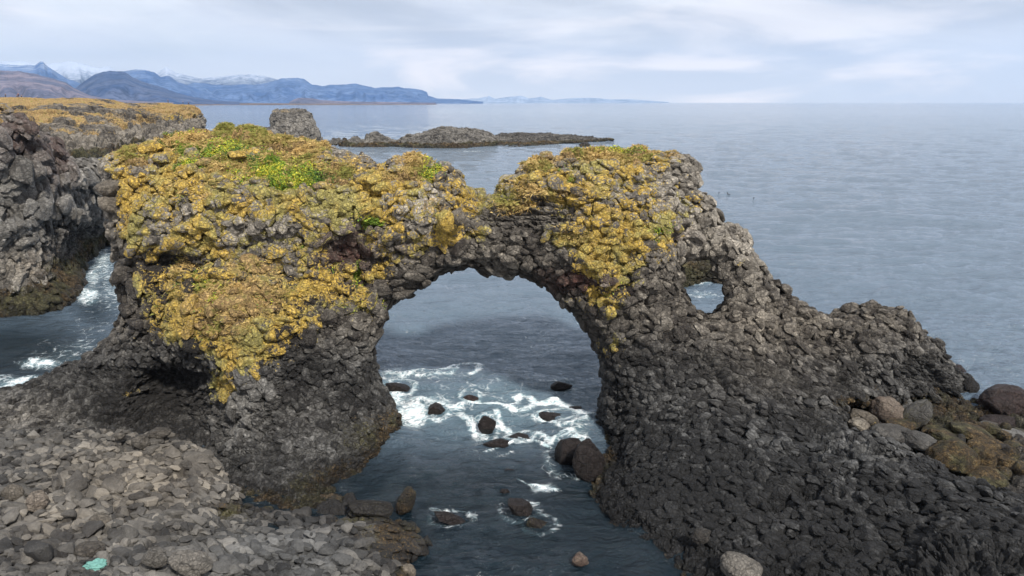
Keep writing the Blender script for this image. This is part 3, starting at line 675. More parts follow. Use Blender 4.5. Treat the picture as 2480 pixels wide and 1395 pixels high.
islet('shore_rock', [[(1600,640),(1640,628),(1700,625),(1745,640),(1790,655),(1800,690),(1760,692),(1700,690),(1650,705),(1600,710)]],
      [(1650,640,60),(1700,636,60),(1760,650,60),(1640,700,57.5),(1700,688,59),(1780,690,58),(1690,660,59)], 6, .7, .35, 2, [((1.2,1.2,1.0),.2,0,.2,61,None),((.5,.5,.4),.08,.05,.08,62,None)], .52, [(1700,670,90,22,.55)], 2.6,
      'mustard brown weed covered rock seen through the small right hole', 'rock', .3, 2, warm=.8)

# ================================================================ BOULDER SHORE (right)
SHORE = [(2030,972),(2100,966),(2200,963),(2300,962),(2370,968),(2420,980),(2560,985),(2900,1000),(2900,1500),(2480,1330),(2380,1270),(2200,1200),(2080,1120),(2030,1050)]
c5 = [(2050,980,32.6),(2200,975,33.4),(2350,975,34.0),(2100,1010,31.2),(2250,1000,32.4),(2400,1000,32.9),(2250,1050,30.3),(2400,1050,30.2),(2480,1060,29.6),(2150,1060,29.4),(2300,1120,27.4),(2450,1120,27.2),(2480,1200,24.8),(2300,1180,25.6),(2150,1110,27.4),(2600,1000,33.2),(2800,1050,31),(2700,1250,24.5),(2500,1300,22.4),(2560,1100,28.8)]
P, N, Q = solid([SHORE], c5, 3.0, 0.5, 0.2, 2, lump=0.22, lumps=1.6)
u, v = proj(P); z0 = P[:, 2]
P2, cell = rocky(P, N, [((.8,.8,.6), .10, .14, .12, 71, None), ((.35,.35,.3), .05, .06, .06, 72, None)])
dr = blobs(u, v, [(2300,1005,140,40,1)])
P2 = P2 + N * (0.06 * fbm(P * np.array([7, 3, 1.2]), 3, 73) * dr * 2)[:, None]
shore = mesh_obj('boulder_shore', P2, Q, ROCK)
wd = np.clip(blobs(u, v, [(2320,1010,150,50,1.0),(2120,980,90,22,1),(2300,1100,160,70,.8)]), 0, 1)
add_attr(shore.data, 'zoneA', np.stack([0.30 + 0 * u, 0 * u, 0 * u], 1))
add_attr(shore.data, 'zoneB', np.stack([blobs(u, v, [(2310,1010,120,34,.62),(2120,985,80,14,.5)]), wd, cell], 1))
add_attr(shore.data, 'zoneC', np.stack([0 * u, .5 + 0 * u, .5 + 0 * u], 1))
tag(shore, kind='structure')

# ---- boulders: each one its own thing
def ico(sub):
    import bmesh
    bm = bmesh.new(); bmesh.ops.create_icosphere(bm, subdivisions=sub, radius=1.0)
    V = np.array([q.co[:] for q in bm.verts]); Fq = np.array([[q.index for q in f.verts] for f in bm.faces]); bm.free(); return V, Fq
ICO = ico(5)
nb_ = [0]
def boulder(px, py, w, h, Y, label, tone=.35, warm=.4, weed=0.0, wet=0.0, red=0.0, lich=0.0, green=0.0, rot=0.0, ang=0.22, name='boulder', cat='boulder', group=None, sink=0.0, deep=0.85, pale=None):
    nb_[0] += 1; k = nb_[0]
    th = math.atan2(CY - py, FPX) - PITCH; th = abs(th)
    rx = w / 2 * Y / FPX; hh = h / 2 * Y / FPX; ry = rx * deep
    ry = min(ry, hh / max(math.sin(th), .2) * 0.8)
    rz = math.sqrt(max(hh * hh - (ry * math.sin(th)) ** 2, (0.35 * hh) ** 2)) / math.cos(th)
    c = at(px, py, Y)
    V, Fq = ICO
    D = V.copy()
    q = V * 1.1 + k * 13.7
    r = 1 + 0.22 * fbm(q, 2, k) 
    F1, F2, ID, VV = voronoi(V * 1.15 + k * 3.1, k)
    r += ang * ((-(VV * (ID * 2 - 1)).sum(1)) + 0.3 * (ID[:, 0] - .5))
    rb = np.random.default_rng(900 + k); nn = rb.normal(size=(12, 3)); nn /= np.linalg.norm(nn, axis=1)[:, None]
    dk = rb.uniform(.58, 1.05, 12); dots = V @ nn.T
    pl = np.where(dots > .05, dk / np.maximum(dots, .05), 9).min(1)
    r = r * (1 - min(1, ang * 2.2)) + np.minimum(pl, 1.25) * min(1, ang * 2.2) * 1.08
    r += 0.08 * fbm(V * 3 + k, 4, k + 3) + .03 * fbm(V * 11 + k, 3, k + 5)
    D = D * r[:, None]
    D *= np.array([rx, ry, rz])
    a = R(rot); ca, sa = math.cos(a), math.sin(a)
    D = np.stack([D[:, 0] * ca - D[:, 2] * sa, D[:, 1], D[:, 0] * sa + D[:, 2] * ca], 1)
    o = mesh_obj(name, D, Fq, ROCKB, smooth=True)
    o.location = (c.x, c.y, c.z - sink)
    n = len(D); zz = D[:, 2] + c.z - sink
    low = sstep(V[:, 2], 0.35, -0.35)
    add_attr(o.data, 'zoneA', np.stack([np.full(n, tone - .07), np.full(n, lich), np.zeros(n)], 1))
    add_attr(o.data, 'zoneB', np.stack([np.full(n, green), np.clip(.8 * weed + .6 * weed * low, 0, 1), np.full(n, .5)], 1))
    add_attr(o.data, 'zoneC', np.stack([np.full(n, red), np.full(n, warm), np.clip(wet + .5 * sstep(zz, .35, .1), 0, 1)], 1))
    return tag(o, label, cat, group)

B = boulder
# right shore
bs = [
 (2148,998,76,62,31.4,'big reddish grey rounded boulder against the green weed slope',dict(tone=.5,warm=.9,red=.3,rot=-20)),
 (2216,1012,60,86,30.8,'slanted dark grey slab standing right of the reddish boulder',dict(tone=.36,warm=.2,weed=.25,rot=-38,ang=.2)),
 (2092,1013,66,40,31.0,'yellowish mottled boulder tucked left of the reddish one',dict(tone=.45,warm=.9,lich=.35,rot=-20)),
 (2080,1032,58,34,30.1,'pale beige boulder at the left end of the boulder shore',dict(tone=.62,warm=.8,rot=-22)),
 (2172,1052,124,50,29.2,'long smooth grey boulder below the reddish boulder',dict(tone=.42,warm=.3,rot=-10)),
 (2238,1074,100,50,28.3,'smooth grey slab shaped boulder next to the dark foreground slope',dict(tone=.45,warm=.25,rot=-12)),
 (2180,1030,80,34,30.2,'weed streaked boulder between the slanted slab and the long grey one',dict(tone=.3,weed=.6)),
 (2292,1062,94,46,29.2,'boulder coated in rust brown weed in the middle of the shore',dict(tone=.3,weed=.7,warm=.9,red=.25,rot=-12)),
 (2352,1052,110,56,29.8,'boulder draped in olive green weed under the green slope',dict(tone=.25,weed=.95,rot=-16)),
 (2285,1044,90,36,30.2,'dark green weedy boulder just above the rust brown one',dict(tone=.25,weed=.9)),
 (2308,1112,112,84,26.9,'large olive brown boulder nearest the dark foreground ridge',dict(tone=.28,weed=.85)),
 (2368,1118,90,86,27.0,'rounded olive boulder right of the large olive brown one',dict(tone=.28,weed=.85)),
 (2440,1052,78,36,30.2,'speckled light grey boulder by the right edge of the photo',dict(tone=.62,warm=.2,rot=-8)),
 (2452,1082,56,32,28.9,'small green tinged boulder below the speckled grey one',dict(tone=.3,weed=.6)),
 (2432,1118,80,50,27.6,'brown weedy boulder at the lower right of the shore',dict(tone=.35,weed=.7)),
 (2390,1085,70,44,28.4,'olive boulder in the gap between the weedy boulders and the grey one',dict(tone=.3,weed=.8)),
 (2390,1165,90,60,25.8,'mossy boulder half behind the dark foreground ridge',dict(tone=.3,weed=.8)),
 (2470,1150,80,50,26.8,'dim brown boulder at the right edge above the ridge',dict(tone=.3,weed=.5)),
 (2395,1032,46,24,31.4,'small grey boulder with pale flecks at the right foot of the green slope',dict(tone=.45,weed=.3)),
 (2432,974,120,84,33.6,'huge dark wet boulder at the right edge of the sea',dict(tone=.14,wet=.7,red=.45,rot=-10,ang=.18)),
 (2350,940,36,48,35.6,'upright dark rock between the buttress foot and the huge wet boulder',dict(tone=.12,wet=.8,rot=-20)),
 (2430,1022,90,34,31.9,'dark wet slab in front of the huge wet boulder',dict(tone=.14,wet=.8,red=.3)),
 (2318,898,40,32,39.2,'dark red wet rock in the sea right of the buttress',dict(tone=.1,wet=.8,red=.4)),
 (2280,857,30,14,42.6,'small dark rock awash just off the buttress crest',dict(tone=.1,wet=.8,red=.4)),
 (2470,918,36,7,38.2,'thin dark rock barely breaking the water at the right edge',dict(tone=.1,wet=.8)),
]
for (px, py, w, h, Y, lb, kw) in bs: B(px, py, w * 1.1, h * 1.12, Y, lb, **kw)
rs = random.Random(4); stones = []
for k in range(30):
    px = rs.uniform(2240, 2478); py = rs.uniform(1030, 1165)
    q = (px, py, rs.uniform(26, 56), rs.uniform(20, 38), Yz(py, .55 + rs.uniform(0, .25)), rs.uniform(.1, .5), rs.choice([.2, .4, .6, .8]), rs.uniform(.1, .8), rs.uniform(-30, 30))
    if py > 1085 + (px - 2240) * .42 or py < 1010 + (2478 - px) * .05: continue
    stones.append(q)
ROWS = [('upper', 0, 1065), ('middle', 1065, 1100), ('lower', 1100, 1300)]
ORD = 'first second third fourth fifth sixth seventh eighth ninth tenth eleventh twelfth'.split()
for rn, a, b in ROWS:
    for k, q in enumerate(sorted(x for x in stones if a <= x[1] < b)):
        hue = 'olive' if q[6] > .5 else ('grey' if q[5] > .3 else 'dark')
        B(*q[:5], 'small %s stone, %s from the left in the %s row between the shore boulders' % (hue, ORD[min(k, 11)], rn),
          tone=q[5], weed=q[6], warm=q[7], rot=q[8], name='shore_stone', cat='stone', group='small stones between the shore boulders')
# rocks in the surf under the arch
ws = [
 (965,946,66,34,'dark wet rock beside the left pillar where the foam begins',dict(rot=-16)),
 (1028,914,54,20,'low dark rock farthest out in the foam on the left',dict(rot=6)),
 (1056,994,56,38,'dark pointed rock washed over by the white wave on the left',dict(rot=-10)),
 (1138,969,42,26,'rounded dark red rock in the middle of the surf',dict(red=.5)),
 (1178,1032,48,46,'black fin shaped rock in the centre of the surf',dict(rot=40,ang=.25,tone=.03)),
 (1258,1059,58,26,'dark rock with foam behind it right of the fin shaped one',dict()),
 (1360,936,46,28,'lone round black rock out in calm water on the right',dict(tone=.04)),
 (1350,1010,80,26,'wide low rock under the curling foam on the right',dict(rot=-8)),
 (1008,1048,38,12,'flat brown rock at the lower edge of the white wave',dict(red=.4)),
 (1205,1078,64,34,'grey rock just under the water below the fin shaped one',dict(tone=.2)),
 (1246,1141,52,10,'thin dark rock lying in the smooth water mid channel',dict(rot=-8)),
 (1190,1133,24,10,'tiny dark rock left of the thin one in mid channel',dict()),
 (1224,1192,28,20,'small dark rock at the head of the midstream pair',dict(rot=-20)),
 (1258,1236,76,50,'brown black rock in the near channel, upper of the midstream pair',dict(rot=-30,weed=.15,tone=.02,ang=.45)),
 (1308,1276,70,40,'weedy brown rock in the near channel, lower of the midstream pair',dict(rot=-30,weed=.35,tone=.04,ang=.45)),
 (1095,1256,90,34,'dim rock awash near the left ledge',dict(rot=-20,tone=.16)),
 (1378,1098,88,76,'big angular dark boulder at the foot of the right pillar',dict(ang=.25,rot=-15,tone=.16)),
 (1425,1122,80,110,'dark rock wedged between the big angular boulder and the pillar',dict(ang=.2,tone=.12)),
 (1290,966,40,16,'low brown rock behind the small foam crest',dict(red=.4)),
 (1400,990,50,16,'brown rock awash close to the right pillar',dict(red=.4)),
]
for (px, py, w, h, lb, kw) in ws:
    kw = dict(kw); kw['tone'] = kw.get('tone', .04) - .16; kw.setdefault('wet', .85); kw.setdefault('red', .15); kw.setdefault('deep', .7); kw.setdefault('ang', .34)
    B(px, py, w, h, Yz(py + 0.30 * h), lb, name='surf_rock', cat='rock', **kw)
# loose boulders near the camera and on the arch
near = [
 (1795,1372,120,84,19.6,'smooth grey boulder on the dark slope at the bottom edge',dict(tone=.5,warm=.5,rot=-20)),
 (1698,1300,50,44,20.9,'small dull grey boulder higher on the dark slope',dict(tone=.3)),
 (1406,1356,44,40,20.6,'reddish pink boulder in the dark water at the bottom',dict(tone=.5,warm=1,red=.6)),
 (990,1384,44,44,20.1,'tan boulder at the tip of the near ledge',dict(tone=.6,warm=1,rot=20)),
 (382,1050,58,38,27.9,'largest of the dark brown boulders sheltering under the hollow',dict(tone=.4,warm=.6)),
 (343,1070,48,38,27.0,'brown boulder beside the largest one under the hollow',dict(tone=.42,warm=.6)),
 (290,1056,30,22,27.5,'small brown boulder left end of the row under the hollow',dict(tone=.5,warm=.6)),
 (462,1358,110,60,17.9,'big smooth grey brown boulder at the bottom left',dict(tone=.55,warm=.5,rot=-16)),
 (375,1350,66,58,17.8,'grey boulder left of the big smooth one at the bottom left',dict(tone=.48,warm=.4)),
 (245,1255,56,34,20.3,'pinkish brown boulder in the left ledge',dict(tone=.5,warm=.8,rot=-8)),
 (90,1215,60,50,21.2,'reddish brown boulder near the left edge of the ledge',dict(tone=.48,warm=.8,red=.2)),
 (28,1195,50,50,21.8,'brown boulder at the far left edge of the ledge',dict(tone=.45,warm=.8)),
 (215,1330,80,46,18.4,'broad brown boulder behind the turquoise net',dict(tone=.42,warm=.7)),
 (895,1232,120,50,23.4,'weedy dark boulder where the ledge meets the channel',dict(tone=.1,weed=.25,wet=.7,ang=.4)),
 (985,1215,50,70,24.2,'black wet boulder reaching into the channel from the ledge',dict(tone=.12,weed=.4,wet=.6,rot=-20)),
]
for (px, py, w, h, Y, lb, kw) in near: B(px, py, w, h, Y, lb, **kw)
B(1080,537,46,54,30.85,'yellow lichen covered boulder wedged in the arch above the opening',tone=.5,lich=1.0,warm=.8,ang=.08)
B(1109,526,36,44,30.95,'tan boulder wedged right of the yellow one above the opening',tone=.6,lich=.45,warm=.9,ang=.16)
B(268,455,56,40,33.3,'pale brown block perched on the left edge of the arch',tone=.55,lich=.2,warm=.9,ang=.2)
B(266,495,50,46,33.2,'pinkish grey block below the pale brown one on the left edge',tone=.5,warm=.9,ang=.2)

# ================================================================ WATER
def water():
    pys = np.concatenate([np.linspace(1660, 700, 430), np.linspace(697, 300, 230), 297 - np.cumsum(np.linspace(3, .25, 28))])
    pys = pys[pys > 249.0]; pys = np.append(pys, 248.75)
    Ys = np.array([Yz(p, 0.0) for p in pys]); sl = np.linspace(-1.35, 1.35, 900)
    X = Ys[:, None] * sl[None]; Yg = np.repeat(Ys[:, None], len(sl), 1)
    P = np.stack([X.ravel(), Yg.ravel(), np.zeros(X.size)], 1)
    u, v = proj(P)
    foam = blobs(u, v, [(1000,1010,46,34,1.1),(1060,1000,70,34,.6),(1250,1010,170,46,.42),(1390,1060,50,40,.6),(960,980,30,30,.8),(1035,925,90,22,.45),(1320,1190,38,14,.8),(1180,1110,70,24,.32),(1200,980,260,110,.34),(1370,945,50,24,.45),(1300,820,90,80,.30),(950,920,50,40,.5),
        (215,720,36,26,.75),(225,670,26,50,.6),(250,640,36,50,.6),(270,700,50,90,.45),(100,885,60,12,.75),(60,930,90,22,.8),(170,880,110,60,.4),(230,800,90,90,.28),(200,850,60,30,.4),
        (1140,368,40,2.5,.55),(1350,350,30,2,.5),(880,372,50,2.5,.5),
        (2400,900,120,60,.22),(2330,930,50,24,.4),(2440,1040,60,20,.5),(2300,760,160,60,.10),(1700,720,60,14,.5),(1690,690,50,8,.7),
        (1150,1300,150,50,.20),(1060,1240,50,60,.3),(1290,1290,60,20,.35)])
    y = P[:, 1]; x = P[:, 0]
    # streaks of foam: thin curved lines round the rocks and across the channel
    def streak(pts, wd, wt):
        nonlocal foam
        for (a, b), (c, d) in zip(pts[:-1], pts[1:]):
            m = (u > min(a, c) - 60) & (u < max(a, c) + 60) & (v > min(b, d) - 60) & (v < max(b, d) + 60)
            uu, vv_ = u[m] + 9 * vnoise(P[m] / .9, 71), (v[m] + 6 * vnoise(P[m] / .8, 72))
            ex, ey = c - a, (d - b); L = ex * ex + 4 * ey * ey + 1e-6
            t_ = np.clip(((uu - a) * ex + 4 * (vv_ - b) * ey) / L, 0, 1)
            q = ((uu - a - t_ * ex) ** 2 + 4 * (vv_ - b - t_ * ey) ** 2) / (wd * wd)
            foam[m] = np.maximum(foam[m], wt * np.exp(-q))
    for pts, wd, wt in [([(925,915),(980,922),(1050,910),(1090,905)], 13, .8), ([(1070,905),(1110,890),(1150,882),(1172,890),(1168,905),(1140,918)], 11, .95), ([(1040,930),(1080,925),(1110,900)], 10, .7),
                       ([(960,985),(1010,975),(1060,985),(1100,1000),(1130,985)], 15, .75), ([(1130,985),(1170,990),(1230,995),(1250,1005)], 15, 1.0), ([(1240,985),(1265,965),(1280,972),(1300,985)], 12, 1.0),
                       ([(1270,1005),(1300,985),(1350,985),(1390,1000),(1430,1020)], 14, 1.0), ([(1110,1010),(1140,1035),(1170,1055)], 15, .85), ([(1200,1010),(1215,1040),(1240,1050)], 12, .9),
                       ([(1290,1020),(1320,1035),(1360,1045),(1420,1030)], 14, .85), ([(1300,1060),(1330,1080),(1360,1070),(1400,1050)], 15, .8), ([(1240,1075),(1200,1095),(1170,1110)], 8, .7), ([(1250,1072),(1300,1080),(1330,1090)], 8, .75),
                       ([(1190,1120),(1240,1105)], 6, .4), ([(1290,1180),(1330,1188),(1350,1196)], 14, .9), ([(1260,1170),(1300,1182)], 6, .6)]:
        streak(pts, wd, wt)
    for (rx_, ry_, rw, rh) in [(965,946,66,34),(1028,914,54,20),(1056,994,56,38),(1138,969,42,26),(1178,1032,48,46),(1258,1059,58,26),(1360,936,46,28),(1350,1010,80,26),(1378,1110,90,60),(1258,1240,76,50),(1095,1256,90,34),(1308,1280,70,40)]:
        d = np.sqrt(((u - rx_) / (rw * .5)) ** 2 + ((v - ry_ - rh * .2) / (rh * .5)) ** 2)
        foam = np.maximum(foam, (.62 if ry_ < 1070 and rx_ != 1360 else .40) * np.exp(-((d - 1.2) / .45) ** 2))
    Z = np.zeros(len(P)); r = np.random.default_rng(5)
    for k in range(26):
        L = 0.7 * 1.22 ** k if k < 18 else r.uniform(1.5, 9)
        a = R(-78) + r.normal(0, .55)
        amp = 0.0075 * L ** .85; amp = min(amp, .085)
        kx, ky = math.cos(a) * 2 * math.pi / L, math.sin(a) * 2 * math.pi / L
        ph = x * kx + y * ky + r.uniform(0, 6.28) + 1.3 * vnoise(P / (L * 3.5), k)
        fade = np.clip((L * 55) / np.maximum(y, 1) - .35, 0, 1)
        Z += amp * (1 - np.abs(np.sin(ph * .5))) * 1.6 * fade if k % 2 else amp * np.sin(ph) * fade
    near = sstep(y, 90, 40)
    q9 = P * np.array([.55, 1, 1]); Z += (0.22 * fbm(q9 / 1.4 + 9, 4, 8) + 0.12 * fbm(q9 / .5, 3, 9)) * near * (0.65 + foam)
    Z += np.clip(foam - .35, 0, 1) * 0.22 * (fbm(P / .8, 4, 18) + .4) * sstep(y, 120, 60)
    P[:, 2] = Z - 0.04
    nr, nc = X.shape; i = np.arange(nr * nc).reshape(nr, nc)
    Qd = np.stack([i[:-1, :-1].ravel(), i[:-1, 1:].ravel(), i[1:, 1:].ravel(), i[1:, :-1].ravel()], 1)
    m, t, b = new_mat('sea_water')
    pos = t.new('ShaderNodeNewGeometry').outputs['Position']
    Fm = t.new('ShaderNodeSeparateColor', {0: t.new('ShaderNodeAttribute', attribute_name='zone').outputs[0]})
    fo, teal, bed_shade = Fm.outputs[0], Fm.outputs[1], Fm.outputs[2]
    ps = t.new('ShaderNodeMapping', {0: pos}); ps.inputs['Scale'].default_value = (0.55, 1.0, 1.0); ps = ps.outputs[0]
    wp = t.vmath('ADD', pos, t.vmath('MULTIPLY', t.new('ShaderNodeTexNoise', {'Vector': pos, 'Scale': .7, 'Detail': 3}).outputs['Color'], (1.6, 1.6, 0)))
    ed = t.voro(wp, 1.5, 'DISTANCE_TO_EDGE'); ed2 = t.voro(wp, 4.2, 'DISTANCE_TO_EDGE')
    fn = t.noise(wp, 1.5, 6, .68)
    lace = t.math('MAXIMUM', t.math('MULTIPLY', t.ss(ed, 0.0, 0.17, 1, 0), .55), t.math('MULTIPLY', t.ss(ed2, 0.0, 0.22, 1, 0), .42))
    fv = t.math('ADD', t.math('MULTIPLY', fo, 0.85), t.math('ADD', t.math('MULTIPLY', lace, .50), t.math('MULTIPLY', t.math('SUBTRACT', fn, .5), 1.3)))
    fm = t.math('MULTIPLY', t.ss(fv, .46, .98), t.ss(fo, .08, .25))
    gl = t.noise(ps, 3.0, 6, .6)
    base = t.mix(teal, (0.085, 0.118, 0.155), (0.08, 0.14, 0.17))
    base = t.mix(bed_shade, base, (0.006, 0.013, 0.019))  # base colour darkened for dark sea bed and channel shade
    base = t.mix(t.math('MULTIPLY', t.ss(fo, .25, .9), .5), base, (0.20, 0.33, 0.37))
    t.put(b.inputs['Base Color'], t.mix(fm, base, t.mix(t.ss(t.noise(wp, 5, 5, .7), .35, .6), (0.45, 0.58, 0.62), (0.85, 0.87, 0.88))))
    t.put(b.inputs['Roughness'], t.math('ADD', .07, t.math('MULTIPLY', fm, .6)))
    b.inputs['IOR'].default_value = 1.333
    sep = t.new('ShaderNodeSeparateXYZ', {0: pos})
    far = t.ss(sep.outputs[1], 60, 1200, 1.0, 0.42)
    nearw = t.ss(sep.outputs[1], 26, 60, 1.0, 0.0)
    hh = t.math('MULTIPLY', t.noise(ps, 0.9, 7, .62, .3), t.math('ADD', .5, t.math('MULTIPLY', nearw, .5)))
    hh = t.math('ADD', hh, t.math('MULTIPLY', t.noise(ps, 4.5, 4, .6), t.math('ADD', .07, t.math('MULTIPLY', nearw, .06))))
    hh = t.math('ADD', hh, t.math('MULTIPLY', t.noise(ps, .13, 4, .6), 1.4))
    bp = t.new('ShaderNodeBump', {'Strength': t.math('MULTIPLY', far, 1.0), 'Distance': 1.0, 'Height': t.math('ADD', hh, t.math('MULTIPLY', fm, .05))})
    t.l.new(bp.outputs[0], b.inputs['Normal'])
    o = mesh_obj('sea', P, Qd[:, ::-1], m, smooth=True)
    bed_sh = np.maximum(blobs(u, v, [(40,860,260,90,1.1),(230,760,70,60,.8)]), sstep(v, 1000, 1180) * (v > 900) * (u > 400) * (u < 1800))  # where dark bed and painted channel shade darken the water colour
    te = blobs(u, v, [(1200,1000,260,80,.5),(1180,860,300,100,.12)]) 
    add_attr(o.data, 'zone', np.stack([np.clip(foam, 0, 1.2), te, bed_sh], 1))
    tag(o, kind='structure')
    # make sure faces look up
    if o.data.polygons[0].normal.z < 0: o.data.flip_normals()
water()
# sea bed so that nothing is open underneath
bm_, _, bb = new_mat('dark_sea_bed'); bb.inputs['Base Color'].default_value = (.02, .025, .025, 1)

# ================================================================ MOUNTAINS, part of their haze painted into the colours
def mountain_mat(name, low, high, snow, snow_from, snow_to):
    m, t, b = new_mat(name)
    pos = t.new('ShaderNodeNewGeometry').outputs['Position']
    z = t.new('ShaderNodeSeparateXYZ', {0: pos}).outputs[2]
    pg = t.vmath('MULTIPLY', pos, (1, 1, .22))
    n = t.noise(pg, 0.004, 8, .65, .4); n2 = t.noise(pg, .016, 7, .72, .5)
    c = t.mix(t.ss(n, .38, .60), low, high)
    c = t.mix(t.ss(n2, .46, .60, 0, .7), c, tuple(.4 * q for q in low))
    c = t.mix(t.ss(t.noise(pg, .03, 5, .7), .56, .68, 0, .35), c, tuple(1.7 * q for q in high))
    zz = t.math('ADD', z, t.math('MULTIPLY', t.math('SUBTRACT', n2, .5), (snow_to - snow_from) * 3.0))
    zz = t.math('ADD', zz, t.math('MULTIPLY', t.math('SUBTRACT', n, .5), (snow_to - snow_from) * 1.4))
    c = t.mix(t.math('MULTIPLY', t.ss(zz, snow_from, snow_to), snow), c, (.58, .63, .72))  # snow colour dulled and blued to carry some haze
    t.put(b.inputs['Base Color'], c); b.inputs['Roughness'].default_value = 1; b.inputs['Specular IOR Level'].default_value = .05
    return m
def ridge(name, prof, D, depth, mat, rough=.32, seed=1, foot=None):
    """a mountain range D metres off whose skyline passes through the given points"""
    prof = np.array(prof, float)
    n = max(60, int((prof[-1, 0] - prof[0, 0]) / 1.6)); px = np.linspace(prof[0, 0], prof[-1, 0], n)
    py = np.interp(px, prof[:, 0], prof[:, 1])
    py = py + (1.9 * fbm(np.stack([px / 16, px * 0, px * 0 + seed], 1), 5, seed, .62) - 1.0 * np.abs(vnoise(np.stack([px / 22, px * 0 + 7, px * 0 + seed], 1), seed)) ) * sstep(py, 243, 232)
    K = 34; rows = []
    for j in range(K + 1):
        t = j / K                      # 0 foot facing us, .62 crest, 1 behind
        fr = t / .62 if t < .62 else (1 - t) / .38
        Y = D - depth + t / .62 * depth
        a, b = np.array([ray(p, q) for p, q in zip(px, py)]).T
        zc = np.maximum(H + b * D, 1); xc = a * D
        x = xc * (Y / D)
        q = np.stack([xc / depth * 2.6, np.full(n, t * 1.3), np.full(n, seed * 3.1)], 1)
        gul = 1 - np.abs(vnoise(q * np.array([2.3, .7, 1]), seed + 3)) * 1.6 + .6 - 1.3 * np.abs(vnoise(q * np.array([6.5, .9, 1]), seed + 4))
        z = zc * (fr ** 1.45) + zc * rough * (gul + fbm(q * 3, 4, seed + 9)) * np.sin(math.pi * min(fr, 1)) 
        z = np.minimum(z, zc * (Y / D) * (0.35 + .65 * fr) if t < .62 else zc)
        rows.append(np.stack([x, np.full(n, Y), z - (3 if fr < .02 else 0)], 1))
    V = np.concatenate(rows); i = np.arange((K + 1) * n).reshape(K + 1, n)
    Q = np.stack([i[:-1, :-1].ravel(), i[:-1, 1:].ravel(), i[1:, 1:].ravel(), i[1:, :-1].ravel()], 1)
    o = mesh_obj(name, V, Q, mat, smooth=True)
    return tag(o, kind='structure')
MB = mountain_mat('hazy_brown_hillside', (.085, .09, .13), (.19, .16, .185), 0, 900, 1000)  # brown slopes with a bluish haze tint mixed into the colour
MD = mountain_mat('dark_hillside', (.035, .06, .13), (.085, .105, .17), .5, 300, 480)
MM = mountain_mat('haze_blued_mountain', (.05, .095, .21), (.11, .165, .29), .5, 250, 430)  # blue of distance haze painted into the rock colours
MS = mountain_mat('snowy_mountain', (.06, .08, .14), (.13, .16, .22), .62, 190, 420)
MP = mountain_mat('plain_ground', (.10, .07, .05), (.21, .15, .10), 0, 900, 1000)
MF = mountain_mat('haze_paled_mountain', (.22, .27, .36), (.36, .42, .52), .9, 100, 260)  # pale base and snow colours stand in for thick distance haze
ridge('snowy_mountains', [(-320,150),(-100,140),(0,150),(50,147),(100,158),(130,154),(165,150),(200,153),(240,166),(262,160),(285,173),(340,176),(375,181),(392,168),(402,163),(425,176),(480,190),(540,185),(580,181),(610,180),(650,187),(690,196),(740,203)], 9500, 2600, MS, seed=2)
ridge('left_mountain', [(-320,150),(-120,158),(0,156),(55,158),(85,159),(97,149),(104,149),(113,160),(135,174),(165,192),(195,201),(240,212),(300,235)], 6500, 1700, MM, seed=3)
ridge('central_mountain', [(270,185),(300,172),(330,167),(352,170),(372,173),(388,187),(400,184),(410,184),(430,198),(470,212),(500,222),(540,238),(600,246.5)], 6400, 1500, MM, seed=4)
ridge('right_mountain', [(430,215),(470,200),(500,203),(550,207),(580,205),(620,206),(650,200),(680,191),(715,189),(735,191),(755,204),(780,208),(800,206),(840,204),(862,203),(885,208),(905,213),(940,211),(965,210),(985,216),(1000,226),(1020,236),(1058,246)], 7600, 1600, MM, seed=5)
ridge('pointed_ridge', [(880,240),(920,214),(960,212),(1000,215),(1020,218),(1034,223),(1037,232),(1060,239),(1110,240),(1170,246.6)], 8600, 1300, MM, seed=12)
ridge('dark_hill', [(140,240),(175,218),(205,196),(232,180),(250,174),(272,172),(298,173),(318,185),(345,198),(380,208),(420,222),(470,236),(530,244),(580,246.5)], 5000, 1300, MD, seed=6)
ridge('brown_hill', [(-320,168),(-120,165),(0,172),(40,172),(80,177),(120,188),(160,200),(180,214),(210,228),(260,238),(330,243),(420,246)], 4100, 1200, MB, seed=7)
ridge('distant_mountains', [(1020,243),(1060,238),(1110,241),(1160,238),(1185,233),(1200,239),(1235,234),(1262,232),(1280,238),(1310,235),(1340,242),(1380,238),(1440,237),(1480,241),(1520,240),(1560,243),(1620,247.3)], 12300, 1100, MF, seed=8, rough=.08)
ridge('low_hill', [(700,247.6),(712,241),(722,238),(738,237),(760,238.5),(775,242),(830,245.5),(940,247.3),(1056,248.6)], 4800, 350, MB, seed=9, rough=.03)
# coastal plain: a low sheet along the foot of the hills
def plain():
    pts = [(-320, 2500), (60, 2500), (260, 2850), (430, 3300), (560, 3700), (720, 4000), (880, 4250), (1058, 4500)]
    px = np.linspace(-320, 1058, 120); Yn = np.interp(px, *np.array(pts).T)
    rows = []
    for j in range(24):
        t = j / 23; Y = Yn * (1 - t) + (Yn * 0 + np.maximum(Yn * 1.06, 6000 - 1.2 * (px + 320))) * t
        x = np.array([ray(p, 247)[0] for p in px]) * Y
        q = np.stack([x / 300, Y / 300, x * 0], 1)
        z = 1.5 + 14 * t * (1 - (px + 320) / 1500) + 3 * fbm(q, 3, 4) * min(1, t * 4)
        if j == 0: z = z * 0 - 0.5
        rows.append(np.stack([x, Y, z], 1))
    V = np.concatenate(rows); i = np.arange(len(V)).reshape(24, 120)
    Q = np.stack([i[:-1, :-1].ravel(), i[:-1, 1:].ravel(), i[1:, 1:].ravel(), i[1:, :-1].ravel()], 1)
    tag(mesh_obj('coastal_plain', V, Q, MP, smooth=True), kind='structure')
plain()

